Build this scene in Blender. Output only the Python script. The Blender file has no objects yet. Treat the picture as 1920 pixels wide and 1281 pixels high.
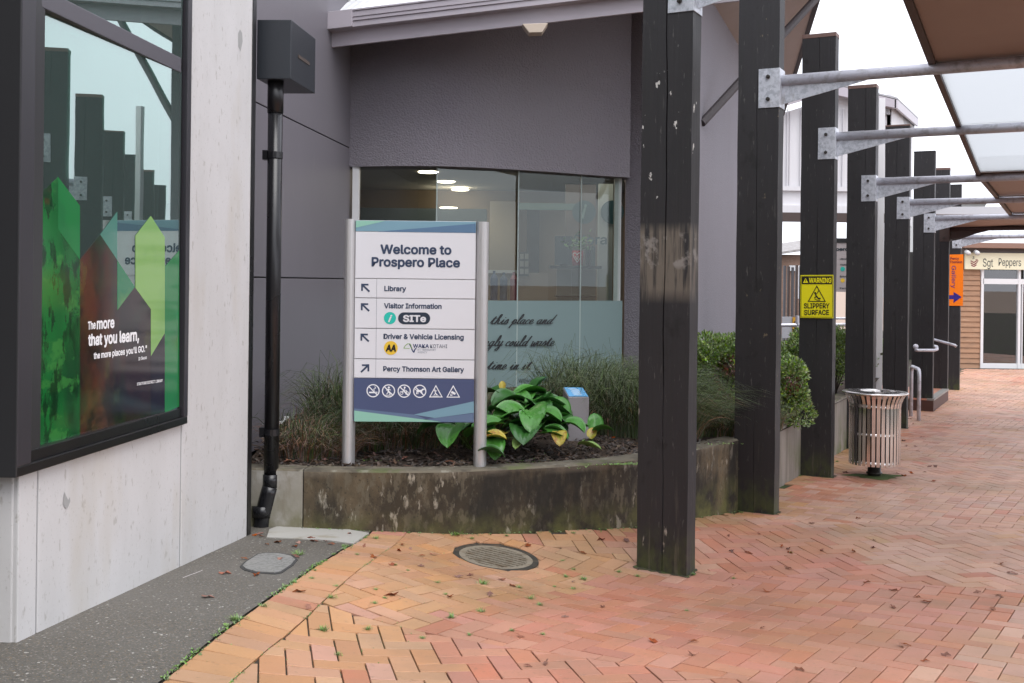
import bpy, bmesh, math, random
import numpy as np
from mathutils import Vector, Matrix
random.seed(7); np.random.seed(7)
sc = bpy.context.scene
COL = sc.collection
# ---------------------------------------------------------------- camera, sky, sun, exposure
F = 2000.0; CX, CY = 960.0, 529.0; ROLL = 0.0115; EYE = 1.75
cam = bpy.data.cameras.new('camera'); co = bpy.data.objects.new('camera', cam); COL.objects.link(co)
cam.sensor_fit = 'HORIZONTAL'; cam.sensor_width = 36.0; cam.lens = 36.0*F/1920.0
cam.shift_y = -(640.5-CY)/1920.0; cam.shift_x = 0
cam.clip_start = .05; cam.clip_end = 2000
co.location = (0, 0, EYE)
co.rotation_euler = (Matrix.Rotation(math.pi/2, 3, 'X') @ Matrix.Rotation(ROLL, 3, 'Z')).to_euler()
sc.camera = co
SUN_EL, SUN_AZ = math.radians(58), math.radians(150)
w = bpy.data.worlds.new('World'); sc.world = w; w.use_nodes = True
nt = w.node_tree; nt.nodes.clear()
wo = nt.nodes.new('ShaderNodeOutputWorld'); bg = nt.nodes.new('ShaderNodeBackground'); sky = nt.nodes.new('ShaderNodeTexSky')
sky.sky_type = 'NISHITA'; sky.sun_disc = False; sky.sun_elevation = SUN_EL; sky.sun_rotation = SUN_AZ; sky.dust_density = 3.0
hs = nt.nodes.new('ShaderNodeHueSaturation'); hs.inputs['Saturation'].default_value = .22
mx = nt.nodes.new('ShaderNodeMixRGB'); mx.inputs[0].default_value = .75; mx.inputs[2].default_value = (8.35, 8.55, 9.4, 1)
nt.links.new(sky.outputs[0], hs.inputs['Color']); nt.links.new(hs.outputs[0], mx.inputs[1])
tc = nt.nodes.new('ShaderNodeTexCoord'); cl = nt.nodes.new('ShaderNodeTexNoise'); cl.inputs['Scale'].default_value = 2.2; cl.inputs['Detail'].default_value = 5
cr = nt.nodes.new('ShaderNodeMapRange'); cr.inputs[1].default_value = .35; cr.inputs[2].default_value = .68; cr.inputs[3].default_value = .74; cr.inputs[4].default_value = 1.12
vm = nt.nodes.new('ShaderNodeVectorMath'); vm.operation = 'SCALE'
nt.links.new(tc.outputs['Generated'], cl.inputs['Vector']); nt.links.new(cl.outputs[0], cr.inputs[0]); nt.links.new(mx.outputs[0], vm.inputs[0]); nt.links.new(cr.outputs[0], vm.inputs['Scale'])
nt.links.new(vm.outputs[0], bg.inputs[0]); nt.links.new(bg.outputs[0], wo.inputs[0]); bg.inputs[1].default_value = .13
sl = bpy.data.lights.new('sun', 'SUN'); sl.energy = 0.8; sl.angle = math.radians(40); sl.color = (1, .98, .95)
so = bpy.data.objects.new('sun', sl); COL.objects.link(so)
dv = Vector((math.sin(SUN_AZ)*math.cos(SUN_EL), math.cos(SUN_AZ)*math.cos(SUN_EL), math.sin(SUN_EL)))
so.rotation_euler = dv.to_track_quat('Z', 'Y').to_euler(); so.location = (0, -5, 20)
sc.view_settings.view_transform = 'Standard'; sc.view_settings.look = 'None'
sc.view_settings.gamma = 1; sc.view_settings.use_curve_mapping = False; sc.view_settings.exposure = 1.0
sc.cycles.max_bounces = 8; sc.cycles.transparent_max_bounces = 12

# ---------------------------------------------------------------- measuring helpers (pixel of the photograph + a real distance -> a place)
CR, SR = math.cos(ROLL), math.sin(ROLL)
def ray(x, y):
    u, v = x-CX, y-CY
    return Vector(((u*CR+v*SR)/F, 1.0, (u*SR-v*CR)/F))
ORG = Vector((0, 0, EYE))
def at(x, y, Z): return ORG + ray(x, y)*Z
def hitp(x, y, p0, n, off=0.0):
    d = ray(x, y); t = (Vector(p0)-ORG).dot(n)/d.dot(n)
    return ORG + d*t - Vector(n).normalized()*off*(1 if d.dot(n) > 0 else -1)
def vplane(a, b):      # vertical plane through two ground points
    a, b = Vector((a[0], a[1], 0)), Vector((b[0], b[1], 0)); t = b-a
    return a, Vector((-t.y, t.x, 0)).normalized()
CTRL = np.array([(-1.86,4.0,1.375),(-1.6,6.43,1.55),(-1.12,6.67,1.557),(-.485,6.69,1.58),(0,6.85,1.60),(.5,6.99,1.625),(.855,7.25,1.655),(1.05,6.3,1.729),(.8,6.4,1.72),
 (1.33,7.72,1.69),(1.725,8.2,1.745),(2.01,8.1,1.743),(3.06,10.16,1.83),(4.16,12.26,1.885),(5.35,14.41,1.92),(6.64,16.8,1.96),(8.74,20.7,2.0),(12,27,2.03),(0,32,2.05),(25,27,2.05),
 (0,6.45,1.66),(1.43,4.74,1.60),(-.8,4.5,1.49),(.5,4.5,1.56),(3,6,1.70),(4,8,1.75),(6,12,1.85),(0,0,1.45),(3,0,1.5),(-3,0,1.35),(8,6,1.75),(10,12,1.88),
 (-3,6,1.45),(-3,12,1.7),(0,12,1.8),(20,10,1.9),(-10,0,1.4),(0,-15,1.5),(20,-10,1.7),(-15,20,1.8),(30,40,2.05),(0,50,2.05),(-20,-20,1.5),(-20,50,2.0),(40,0,1.9)], float)
def _tps():
    P = CTRL[:, :2]; n = len(P)
    r = np.linalg.norm(P[:, None]-P[None], axis=2)
    K = np.where(r > 0, r*r*np.log(r+1e-12), 0) + np.eye(n)*.006
    A = np.zeros((n+3, n+3)); A[:n, :n] = K; A[:n, n] = 1; A[:n, n+1:] = P; A[n, :n] = 1; A[n+1:, :n] = P.T
    return np.linalg.solve(A, np.r_[CTRL[:, 2], 0, 0, 0])
TW = _tps()
def gz_np(xy):
    xy = np.asarray(xy, float).reshape(-1, 2)
    q = np.c_[np.clip(xy[:, 0], -20, 40), np.clip(xy[:, 1], -20, 50)]
    r = np.linalg.norm(q[:, None]-CTRL[None, :, :2], axis=2)
    U = np.where(r > 0, r*r*np.log(r+1e-12), 0)
    return EYE - (U @ TW[:-3] + TW[-3] + q @ TW[-2:])
def gz(x, y): return float(gz_np([(x, y)])[0])
def gp(x, y, off=0):
    d = ray(x, y); Z = 6.0
    for _ in range(40):
        z = gz(d.x*Z, Z)
        Z2 = (z-EYE)/d.z; Z = .5*Z+.5*min(max(Z2, .5), 45)
    p = ORG + d*Z; p.z += off; return p

# the strip edge is straight on the ground: pin the ground height along it
_e0, _e1 = gp(300, 1281), gp(693, 1001); _t = (_e1-_e0); _n = Vector((-_t.y, _t.x, 0)); _add = [(_e0.x, _e0.y, EYE-_e0.z), (_e1.x, _e1.y, EYE-_e1.z)]
for _q in ((414.5, 1188), (477, 1141), (542, 1097), (594, 1061), (646, 1029)):
    _d = ray(*_q); _p = ORG+_d*((_e0-ORG).dot(_n)/_d.dot(_n)); _add.append((_p.x, _p.y, EYE-_p.z))
_a = at(31.8, 1204.6, 4.004); _b = at(462.7, 1005.3, 6.43); _t = (_b-_a); _n = Vector((-_t.y, _t.x, 0)); _add += [(_a.x, _a.y, EYE-_a.z), (_b.x, _b.y, EYE-_b.z)]
for _q in ((85, 1180), (135, 1157), (185, 1134), (240, 1109), (290, 1085), (339, 1062.5), (400, 1034)):
    _d = ray(*_q); _p = ORG+_d*((_a-ORG).dot(_n)/_d.dot(_n)); _add.append((_p.x, _p.y, EYE-_p.z))
CTRL = np.vstack([CTRL[2:], np.array(_add)]); TW = _tps()
# ---------------------------------------------------------------- mesh and object helpers
class MB:
    def __init__(s): s.v = []; s.f = []
    def poly(s, pts):
        i = len(s.v); s.v += [tuple(p) for p in pts]; s.f.append(tuple(range(i, i+len(pts)))); return s
    def prism(s, pts, vec):
        n = len(pts); i = len(s.v); vec = Vector(vec)
        s.v += [tuple(p) for p in pts] + [tuple(Vector(p)+vec) for p in pts]
        s.f.append(tuple(range(i+n-1, i-1, -1))); s.f.append(tuple(range(i+n, i+2*n)))
        for k in range(n): s.f.append((i+k, i+(k+1) % n, i+n+(k+1) % n, i+n+k))
        return s
    def box(s, lo, hi):
        (a, b, c), (d, e, f) = lo, hi
        return s.prism([(a, b, c), (d, b, c), (d, e, c), (a, e, c)], (0, 0, f-c))
    def obox(s, o, ax, ay, az):
        o, ax, ay, az = map(Vector, (o, ax, ay, az))
        return s.prism([o, o+ax, o+ax+ay, o+ay], az)
    def tube(s, path, r, seg=12, cap=True, r2=None):
        path = [Vector(p) for p in path]; n = len(path); i0 = len(s.v); up = None
        for k, p in enumerate(path):
            t = (path[min(k+1, n-1)]-path[max(k-1, 0)]).normalized()
            a = (up if up is not None else (Vector((0, 0, 1)) if abs(t.z) < .9 else Vector((1, 0, 0))))
            x = (a - t*a.dot(t)).normalized(); y = t.cross(x); up = x
            rr = r if r2 is None else r+(r2-r)*k/(n-1)
            for j in range(seg):
                an = 2*math.pi*j/seg; s.v.append(tuple(p+(x*math.cos(an)+y*math.sin(an))*rr))
        for k in range(n-1):
            for j in range(seg):
                a = i0+k*seg+j; b = i0+k*seg+(j+1) % seg; s.f.append((a, b, b+seg, a+seg))
        if cap:
            s.f.append(tuple(i0+seg-1-j for j in range(seg))); s.f.append(tuple(i0+(n-1)*seg+j for j in range(seg)))
        return s
    def lathe(s, c, prof, seg=32):
        i0 = len(s.v)
        for (r, z) in prof:
            for j in range(seg):
                an = 2*math.pi*j/seg; s.v.append((c[0]+r*math.cos(an), c[1]+r*math.sin(an), c[2]+z))
        for k in range(len(prof)-1):
            for j in range(seg):
                a = i0+k*seg+j; b = i0+k*seg+(j+1) % seg; s.f.append((a, b, b+seg, a+seg))
        return s
def mesh_obj(name, mb, mat, parent=None, bevel=0, smooth=False, origin=None):
    if origin is None: origin = parent['_o'] if parent is not None and '_o' in parent else (0, 0, 0)
    o = Vector(origin)
    me = bpy.data.meshes.new(name)
    me.from_pydata([(v[0]-o.x, v[1]-o.y, v[2]-o.z) for v in mb.v], [], mb.f)
    if bevel:
        bm = bmesh.new(); bm.from_mesh(me); bmesh.ops.recalc_face_normals(bm, faces=bm.faces)
        bmesh.ops.bevel(bm, geom=[e for e in bm.edges if len(e.link_faces) == 2 and e.calc_face_angle(0) > .5], offset=bevel, segments=2, affect='EDGES', profile=.6)
        bm.to_mesh(me); bm.free()
    me.validate()
    if smooth: me.polygons.foreach_set('use_smooth', [True]*len(me.polygons))
    for m in (mat if isinstance(mat, (list, tuple)) else [mat]): me.materials.append(m)
    ob = bpy.data.objects.new(name, me); COL.objects.link(ob)
    ob['_o'] = tuple(o)
    if parent is not None: ob.parent = parent
    if parent is None: ob.location = o
    else:
        po = Vector(parent['_o']); ob.location = o-po
    return ob
def thing(name, label, cat, loc, group=None, kind=None):
    e = bpy.data.objects.new(name, None); COL.objects.link(e); e.location = loc; e.empty_display_size = .1
    e['_o'] = tuple(loc); e['label'] = label; e['category'] = cat
    if group: e['group'] = group
    if kind: e['kind'] = kind
    return e
def tag(o, label, cat=None, group=None, kind=None):
    if label: o['label'] = label
    if cat: o['category'] = cat
    if group: o['group'] = group
    if kind: o['kind'] = kind
    return o
def struct(name, mb, mat, **k):
    o = mesh_obj(name, mb, mat, **k); o['kind'] = 'structure'; return o

# ---------------------------------------------------------------- materials
def S(c):   # sRGB 0-255 -> linear
    return tuple(((v/255)/12.92 if v/255 <= .04045 else ((v/255+.055)/1.055)**2.4) for v in c)
def material(name, col, rough=.6, metal=0, layers=(), bump=None, rnd=None, spec=None, emit=None, coat=0, rough_var=0, alpha=1):
    """layers: (colour, scale xyz, detail, low, high, amount[, (axis, z0, z1)]) ; bump: (scale, strength, distance) ; rnd: (kind, value spread, hue spread)"""
    m = bpy.data.materials.new(name); m.use_nodes = True; t = m.node_tree; N = t.nodes; L = t.links
    b = N['Principled BSDF']; b.inputs['Roughness'].default_value = rough; b.inputs['Metallic'].default_value = metal
    if spec is not None: b.inputs['Specular IOR Level'].default_value = spec
    if coat: b.inputs['Coat Weight'].default_value = coat; b.inputs['Coat Roughness'].default_value = .15
    geo = N.new('ShaderNodeNewGeometry')
    cur = None
    rgb = N.new('ShaderNodeRGB'); rgb.outputs[0].default_value = (*col, 1); cur = rgb.outputs[0]
    if rnd:
        kind, vs, hsv = rnd
        src = N.new('ShaderNodeObjectInfo').outputs['Random'] if kind == 'object' else geo.outputs['Random Per Island']
        h = N.new('ShaderNodeHueSaturation')
        mr = N.new('ShaderNodeMapRange'); mr.inputs[3].default_value = 1-vs; mr.inputs[4].default_value = 1+vs
        L.new(src, mr.inputs[0]); L.new(mr.outputs[0], h.inputs['Value'])
        m2 = N.new('ShaderNodeMath'); m2.operation = 'MULTIPLY'; m2.inputs[1].default_value = 7.13; L.new(src, m2.inputs[0])
        m3 = N.new('ShaderNodeMath'); m3.operation = 'FRACT'; L.new(m2.outputs[0], m3.inputs[0])
        mr2 = N.new('ShaderNodeMapRange'); mr2.inputs[3].default_value = .5-hsv; mr2.inputs[4].default_value = .5+hsv
        L.new(m3.outputs[0], mr2.inputs[0]); L.new(mr2.outputs[0], h.inputs['Hue'])
        m4 = N.new('ShaderNodeMath'); m4.operation = 'MULTIPLY'; m4.inputs[1].default_value = 3.71; L.new(m3.outputs[0], m4.inputs[0])
        m5 = N.new('ShaderNodeMath'); m5.operation = 'FRACT'; L.new(m4.outputs[0], m5.inputs[0])
        mr3 = N.new('ShaderNodeMapRange'); mr3.inputs[3].default_value = 1-vs*1.3; mr3.inputs[4].default_value = 1+vs*.4
        L.new(m5.outputs[0], mr3.inputs[0]); L.new(mr3.outputs[0], h.inputs['Saturation'])
        L.new(cur, h.inputs['Color']); cur = h.outputs[0]
    last_n = None
    for ly in layers:
        c2, scl, det, lo, hi, amt = ly[:6]
        mp = N.new('ShaderNodeMapping'); mp.inputs['Scale'].default_value = scl if isinstance(scl, tuple) else (scl,)*3
        mp.inputs['Location'].default_value = (hash(name+str(len(N))) % 17, 3.1, 1.7) if False else (len(N)*1.37, 3.1, 1.7)
        L.new(geo.outputs['Position'], mp.inputs[0])
        n = N.new('ShaderNodeTexNoise'); n.inputs['Scale'].default_value = 1; n.inputs['Detail'].default_value = det; n.inputs['Roughness'].default_value = .6
        L.new(mp.outputs[0], n.inputs['Vector'])
        mr = N.new('ShaderNodeMapRange'); mr.inputs[1].default_value = lo; mr.inputs[2].default_value = hi; mr.inputs[4].default_value = amt
        L.new(n.outputs[0], mr.inputs[0]); fac = mr.outputs[0]
        if len(ly) > 6:
            ax, z0, z1 = ly[6]
            sp = N.new('ShaderNodeSeparateXYZ'); L.new(geo.outputs['Position'], sp.inputs[0])
            m1 = N.new('ShaderNodeMapRange'); m1.inputs[1].default_value = z0; m1.inputs[2].default_value = z1
            L.new(sp.outputs[ax], m1.inputs[0])
            mm = N.new('ShaderNodeMath'); mm.operation = 'MULTIPLY'; L.new(fac, mm.inputs[0]); L.new(m1.outputs[0], mm.inputs[1]); fac = mm.outputs[0]
        if len(ly) > 7:
            ax, z0, z1 = ly[7]
            m1 = N.new('ShaderNodeMapRange'); m1.inputs[1].default_value = z0; m1.inputs[2].default_value = z1
            L.new(sp.outputs[ax], m1.inputs[0])
            mm = N.new('ShaderNodeMath'); mm.operation = 'MULTIPLY'; L.new(fac, mm.inputs[0]); L.new(m1.outputs[0], mm.inputs[1]); fac = mm.outputs[0]
        mix = N.new('ShaderNodeMixRGB'); mix.inputs[2].default_value = (*c2, 1); L.new(fac, mix.inputs[0]); L.new(cur, mix.inputs[1]); cur = mix.outputs[0]
    L.new(cur, b.inputs['Base Color'])
    if rough_var:
        n = N.new('ShaderNodeTexNoise'); n.inputs['Scale'].default_value = 1.3; n.inputs['Detail'].default_value = 5; L.new(geo.outputs['Position'], n.inputs['Vector'])
        mr = N.new('ShaderNodeMapRange'); mr.inputs[1].default_value = .35; mr.inputs[2].default_value = .65
        mr.inputs[3].default_value = rough-rough_var; mr.inputs[4].default_value = rough+rough_var; L.new(n.outputs[0], mr.inputs[0]); L.new(mr.outputs[0], b.inputs['Roughness'])
    if bump:
        prev = None
        for (bs, st, di) in (bump if isinstance(bump, list) else [bump]):
            mp = N.new('ShaderNodeMapping'); mp.inputs['Scale'].default_value = bs if isinstance(bs, tuple) else (bs,)*3
            L.new(geo.outputs['Position'], mp.inputs[0])
            n = N.new('ShaderNodeTexNoise'); n.inputs['Scale'].default_value = 1; n.inputs['Detail'].default_value = 4
            L.new(mp.outputs[0], n.inputs['Vector'])
            bp = N.new('ShaderNodeBump'); bp.inputs['Strength'].default_value = st; bp.inputs['Distance'].default_value = di
            L.new(n.outputs[0], bp.inputs['Height'])
            if prev: L.new(prev, bp.inputs['Normal'])
            prev = bp.outputs[0]
        L.new(prev, b.inputs['Normal'])
    if emit:
        b.inputs['Emission Color'].default_value = (*emit[0], 1); b.inputs['Emission Strength'].default_value = emit[1]
    if alpha < 1: b.inputs['Alpha'].default_value = alpha
    return m
def glass(name, tint, refl, rcol=(.9, 1, 1), rough=.0, wav=0, grazing=.35, haze=0):
    m = bpy.data.materials.new(name); m.use_nodes = True; t = m.node_tree; N = t.nodes; L = t.links
    N.remove(N['Principled BSDF']); out = N['Material Output']
    tr = N.new('ShaderNodeBsdfTransparent'); tr.inputs[0].default_value = (*tint, 1)
    gl = N.new('ShaderNodeBsdfGlossy'); gl.inputs['Color'].default_value = (*rcol, 1); gl.inputs['Roughness'].default_value = rough
    lw = N.new('ShaderNodeFresnel'); lw.inputs[0].default_value = 1.5
    mr = N.new('ShaderNodeMapRange'); mr.inputs[1].default_value = .04; mr.inputs[2].default_value = grazing; mr.inputs[3].default_value = refl; mr.inputs[4].default_value = min(1, refl*2.2)
    L.new(lw.outputs[0], mr.inputs[0])
    mx = N.new('ShaderNodeMixShader'); L.new(mr.outputs[0], mx.inputs[0]); L.new(tr.outputs[0], mx.inputs[1]); L.new(gl.outputs[0], mx.inputs[2]); L.new(mx.outputs[0], out.inputs[0])
    if haze:
        df = N.new('ShaderNodeBsdfDiffuse'); df.inputs[0].default_value = (.30, .42, .40, 1); mh = N.new('ShaderNodeMixShader'); mh.inputs[0].default_value = haze
        L.new(mx.outputs[0], mh.inputs[1]); L.new(df.outputs[0], mh.inputs[2]); L.new(mh.outputs[0], out.inputs[0])
    if wav:
        n = N.new('ShaderNodeTexNoise'); n.inputs['Scale'].default_value = 1.5; bp = N.new('ShaderNodeBump'); bp.inputs['Strength'].default_value = wav; bp.inputs['Distance'].default_value = .01
        g = N.new('ShaderNodeNewGeometry'); L.new(g.outputs['Position'], n.inputs['Vector']); L.new(n.outputs[0], bp.inputs['Height']); L.new(bp.outputs[0], gl.inputs['Normal'])
    return m
def flat(name, c, rough=.5, emit=None): return material(name, S(c), rough, emit=emit)
M = {}
M['joint'] = material('joint_sand', (.055, .042, .03), .95, layers=[((.05, .09, .02), 2.5, 4, .5, .62, .8), ((.045, .035, .028), 9, 3, .45, .6, .7)])
def brickmat(nm, col, kind):
    ly = [((.30, .20, .15), (3, 3, 3), 4, .45, .8, .35), ((.20, .14, .09), (1.1, 1.1, 1.1), 6, .50, .68, .40), ((.16, .11, .07), 35, 3, .6, .78, .45), ((.30, .19, .08), (.9, .9, .9), 5, .50, .66, .28), ((.5, .36, .3), 60, 2, .66, .74, .35)]
    return material(nm, col, .52, layers=ly, rnd=(kind, .10, .006), bump=[(140, .25, .002), (22, .25, .003)], rough_var=.1, spec=.42)
for z, c in (('orange', (.52, .27, .135)), ('red', (.51, .208, .128)), ('beige', (.55, .30, .205))):
    M[z+'_o'] = brickmat(z+'_paver', c, 'object'); M[z+'_s'] = brickmat(z+'_paver_mass', c, 'island')
M['asphalt'] = material('dark_aggregate', (.108, .10, .086), .75, layers=[((.34, .31, .27), 95, 2, .57, .68, .65), ((.022, .022, .02), 70, 2, .58, .68, .6), ((.22, .16, .09), 120, 1, .6, .7, .7), ((.17, .16, .145), .7, 4, .48, .7, .45), ((.5, .48, .44), 50, 1, .70, .74, .8)], bump=(190, .7, .004))
M['ground'] = material('far_ground', (.33, .24, .18), .8)
M['concrete'] = material('pale_precast_concrete', (.63, .62, .62), .75, layers=[((.53, .52, .51), (2.2, 2.2, .6), 6, .42, .7, .7), ((.36, .34, .31), (34, 34, 16), 3, .62, .70, .6), ((.40, .39, .37), (90, 90, 60), 2, .64, .7, .5), ((.44, .37, .25), (1.6, 1.6, .5), 4, .56, .72, .4), ((.58, .57, .565), 5, 5, .5, .7, .5)], bump=[(60, .15, .002), (4, .2, .01)])
M['kerbwall'] = material('mould_stained_concrete', (.16, .118, .068), .85, layers=[((.034, .026, .016), (1.3, 1.3, .9), 8, .36, .50, .95), ((.13, .11, .075), (26, 26, 11), 8, .50, .58, .65), ((.02, .017, .012), (60, 60, 40), 4, .60, .66, .7), ((.40, .36, .29), (17, 17, 6), 8, .60, .66, .75), ((.014, .012, .009), (3.5, 3.5, 1.2), 6, .46, .60, .9), ((.13, .13, .035), (5, 5, 5), 5, .4, .6, .75, (2, .32, .10)), ((.24, .2, .15), (2, 2, 6), 4, .4, .6, .7, (2, .50, .56))], bump=[(45, .4, .004), (9, .3, .01)])
M['kerbwall_pale'] = material('pale_stained_concrete', (.30, .28, .24), .85, layers=[((.52, .51, .49), (5, 5, 5), 5, .45, .7, .6), ((.16, .15, .085), (4, 4, 3), 6, .42, .58, .85, (2, .46, .24)), ((.2, .17, .12), (11, 11, 4), 5, .55, .68, .7)], bump=[(45, .4, .004)])
M['kerbtop'] = material('weathered_concrete_rim', (.15, .13, .095), .9, layers=[((.07, .06, .045), 6, 6, .45, .6, .8), ((.3, .29, .24), 12, 4, .58, .7, .6), ((.09, .12, .03), 5, 4, .58, .68, .6)], bump=(50, .4, .004))
M['pad'] = material('pale_concrete_pad', (.42, .41, .38), .8, layers=[((.25, .21, .13), 4, 5, .55, .7, .7)], bump=(60, .2, .002))
M['stucco'] = material('mauve_grey_stucco', (.26, .242, .268), .8, layers=[((.22, .2, .235), (1, 1, .5), 5, .45, .7, .5), ((.26, .24, .26), (3, 3, 1), 5, .62, .75, .35)], bump=[(62, 1, .016), (22, .5, .012)])
M['stucco_side'] = material('pale_mauve_stucco', (.235, .222, .25), .8, layers=[((.205, .19, .215), (1, 1, .5), 5, .45, .7, .5)], bump=[(55, .7, .01)])
M['cladding'] = material('mauve_grey_cladding', (.172, .160, .180), .5, layers=[((.195, .178, .205), (.8, .8, .4), 4, .5, .7, .4), ((.22, .21, .21), (8, 8, 2), 4, .66, .76, .3)], bump=(30, .04, .002))
M['blackmetal'] = material('black_powder_coat', (.009, .009, .010), .32, layers=[((.014, .014, .016), (2, 2, 1), 4, .5, .7, .5)], rough_var=.06)
M['frame_grey'] = material('charcoal_aluminium', (.030, .028, .034), .34, layers=[((.045, .042, .05), (2, 2, .6), 3, .4, .7, .6)])
M['blackpvc'] = material('black_pvc', (.014, .014, .016), .3, layers=[((.05, .045, .04), (12, 12, 3), 4, .62, .74, .5)], rough_var=.08)
M['slot'] = material('slot_brown', (.07, .05, .04), .6)
M['rainhead'] = material('slate_blue_rainhead', (.022, .026, .033), .38)
M['gutter'] = material('mauve_gutter', (.42, .385, .425), .42, layers=[((.36, .33, .36), (5, 5, 9), 4, .55, .7, .4)])
M['roofwhite'] = material('white_roof_sheet', (.66, .67, .69), .5, layers=[((.5, .5, .5), 3, 4, .55, .75, .4)])
M['screw'] = material('roof_screw', (.25, .25, .25), .5)
M['soffit'] = material('beige_soffit', (.50, .44, .41), .7, layers=[((.44, .39, .36), 2, 3, .5, .7, .4)])
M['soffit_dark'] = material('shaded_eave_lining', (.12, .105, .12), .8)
M['strut'] = material('brown_strut', (.075, .065, .07), .6)
M['white'] = material('white_joinery', (.68, .68, .69), .45)
M['whitewall'] = material('white_weatherboard', (.62, .61, .63), .6, layers=[((.52, .51, .53), (6, 6, .5), 3, .5, .7, .4)])
M['alu'] = material('brushed_aluminium', (.56, .555, .56), .38, metal=.55, layers=[((.45, .45, .46), (30, 30, .6), 3, .5, .7, .35)])
M['galv'] = material('galvanised_steel', (.56, .58, .63), .45, metal=.4, layers=[((.36, .38, .42), 28, 3, .45, .62, .8), ((.66, .68, .72), 45, 2, .6, .7, .7), ((.22, .18, .15), (9, 9, 3), 5, .66, .75, .6)], rough_var=.1)
M['galv_tube'] = material('galvanised_tube', (.60, .60, .66), .45, metal=.35, layers=[((.34, .33, .34), (14, 14, 14), 5, .5, .66, .7), ((.6, .62, .68), 22, 3, .55, .7, .5)], rough_var=.1)
M['bolt'] = material('dark_bolt', (.06, .055, .05), .5, metal=.6)
def timber(nm, layers=(), z0=0.0):
    base = [((.025, .0235, .026), (3, 3, .5), 5, .4, .7, .8), ((.017, .017, .017), (70, 70, 1.6), 4, .5, .68, .7), ((.16, .15, .14), (60, 60, 9), 5, .645, .72, .45), ((.10, .095, .09), (22, 22, 3), 5, .64, .74, .4), ((.009, .009, .009), (7, 7, 5), 5, .62, .68, .8),
            ((.055, .07, .018), (14, 14, 8), 5, .36, .58, .9, (2, z0+.30, z0-.03)), ((.15, .13, .10), (35, 35, 2.5), 5, .6, .7, .5, (2, z0+.7, z0-.1))]
    return material(nm, (.0165, .0152, .0172), .62, layers=base+list(layers), bump=[((60, 60, 1.5), .45, .004), ((9, 9, 1), .35, .006)], rough_var=.08)
M['cap'] = material('brown_post_cap', (.16, .095, .08), .6, layers=[((.3, .25, .22), 12, 4, .55, .7, .5)])
M['brownpanel'] = material('brown_canopy_lining', (.32, .235, .20), .5, layers=[((.28, .20, .17), (1.2, 1.2, 1), 4, .45, .65, .5)])
M['brownbeam'] = material('dark_brown_beam', (.055, .035, .03), .5)
M['greyfascia'] = material('pale_grey_fascia', (.42, .42, .44), .5)
M['clear'] = None
M['soil'] = material('bark_mulch_soil', (.045, .030, .020), .95, layers=[((.12, .085, .06), 60, 4, .52, .66, .7)], bump=(50, 1, .02))
M['bark'] = material('bark_chips', (.085, .055, .038), .9, rnd=('island', .55, .02))
M['sedge'] = material('green_sedge', (.075, .11, .028), .7, rnd=('island', .45, .03))
M['sedge_dry'] = material('dry_sedge', (.25, .12, .06), .75, rnd=('island', .5, .02))
M['hosta'] = material('glossy_green_leaf', (.065, .23, .035), .34, layers=[((.07, .22, .035), (9, 9, 9), 3, .5, .7, .7), ((.02, .07, .015), (30, 30, 30), 3, .55, .7, .5)], coat=.12, spec=.4, bump=(40, .35, .005))
M['hosta_dark'] = material('deep_green_leaf', (.030, .115, .022), .34, layers=[((.04, .13, .02), (9, 9, 9), 3, .5, .7, .6)], coat=.3, bump=(30, .15, .004))
M['hosta_yellow'] = material('yellowing_leaf', (.42, .34, .04), .4, layers=[((.28, .10, .03), 22, 4, .5, .6, .8), ((.15, .28, .04), 9, 3, .55, .7, .7)])
M['lime'] = material('lime_weed_leaf', (.18, .34, .06), .5, rnd=('island', .3, .02))
M['shrubleaf'] = material('bright_shrub_leaf', (.185, .30, .035), .55, rnd=('island', .45, .03))
M['shrubred'] = material('bronze_shrub_leaf', (.21, .07, .045), .45, rnd=('island', .5, .02))
M['twig'] = material('twig', (.05, .035, .025), .8)
M['deadleaf'] = material('dead_leaf', (.25, .075, .03), .85, spec=.15, rnd=('object', .35, .008), layers=[((.30, .15, .08), 40, 3, .5, .7, .4)])
M['grasstuft'] = material('fresh_grass', (.16, .30, .05), .5, rnd=('island', .4, .02))
M['dirt'] = material('damp_dirt', (.055, .045, .028), .9, layers=[((.07, .10, .02), 25, 4, .45, .6, .8)], bump=(90, .6, .004))
M['moss'] = material('moss', (.09, .13, .03), .95, bump=(90, 1, .01))
M['grate'] = material('worn_iron_bar', (.30, .26, .20), .55, metal=.2, layers=[((.18, .13, .08), 18, 5, .5, .66, .7)], bump=(60, .3, .003))
M['castiron'] = material('cast_iron', (.055, .05, .042), .6, metal=.3, layers=[((.16, .12, .08), 18, 5, .5, .66, .7)], bump=(60, .3, .003))
M['pit'] = material('dark_pit', (.012, .01, .008), .9)
M['toby'] = material('grey_service_lid', (.25, .25, .24), .6, layers=[((.14, .14, .13), (55, 55, 55), 1, .5, .6, .7), ((.3, .29, .27), 9, 4, .5, .7, .5)], bump=(45, .5, .004))
M['steel'] = material('polished_stainless', (.78, .74, .71), .2, metal=1, rough_var=.05)
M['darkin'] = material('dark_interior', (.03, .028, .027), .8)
M['liner'] = material('bin_liner_drum', (.07, .065, .06), .4, metal=.7)
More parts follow.
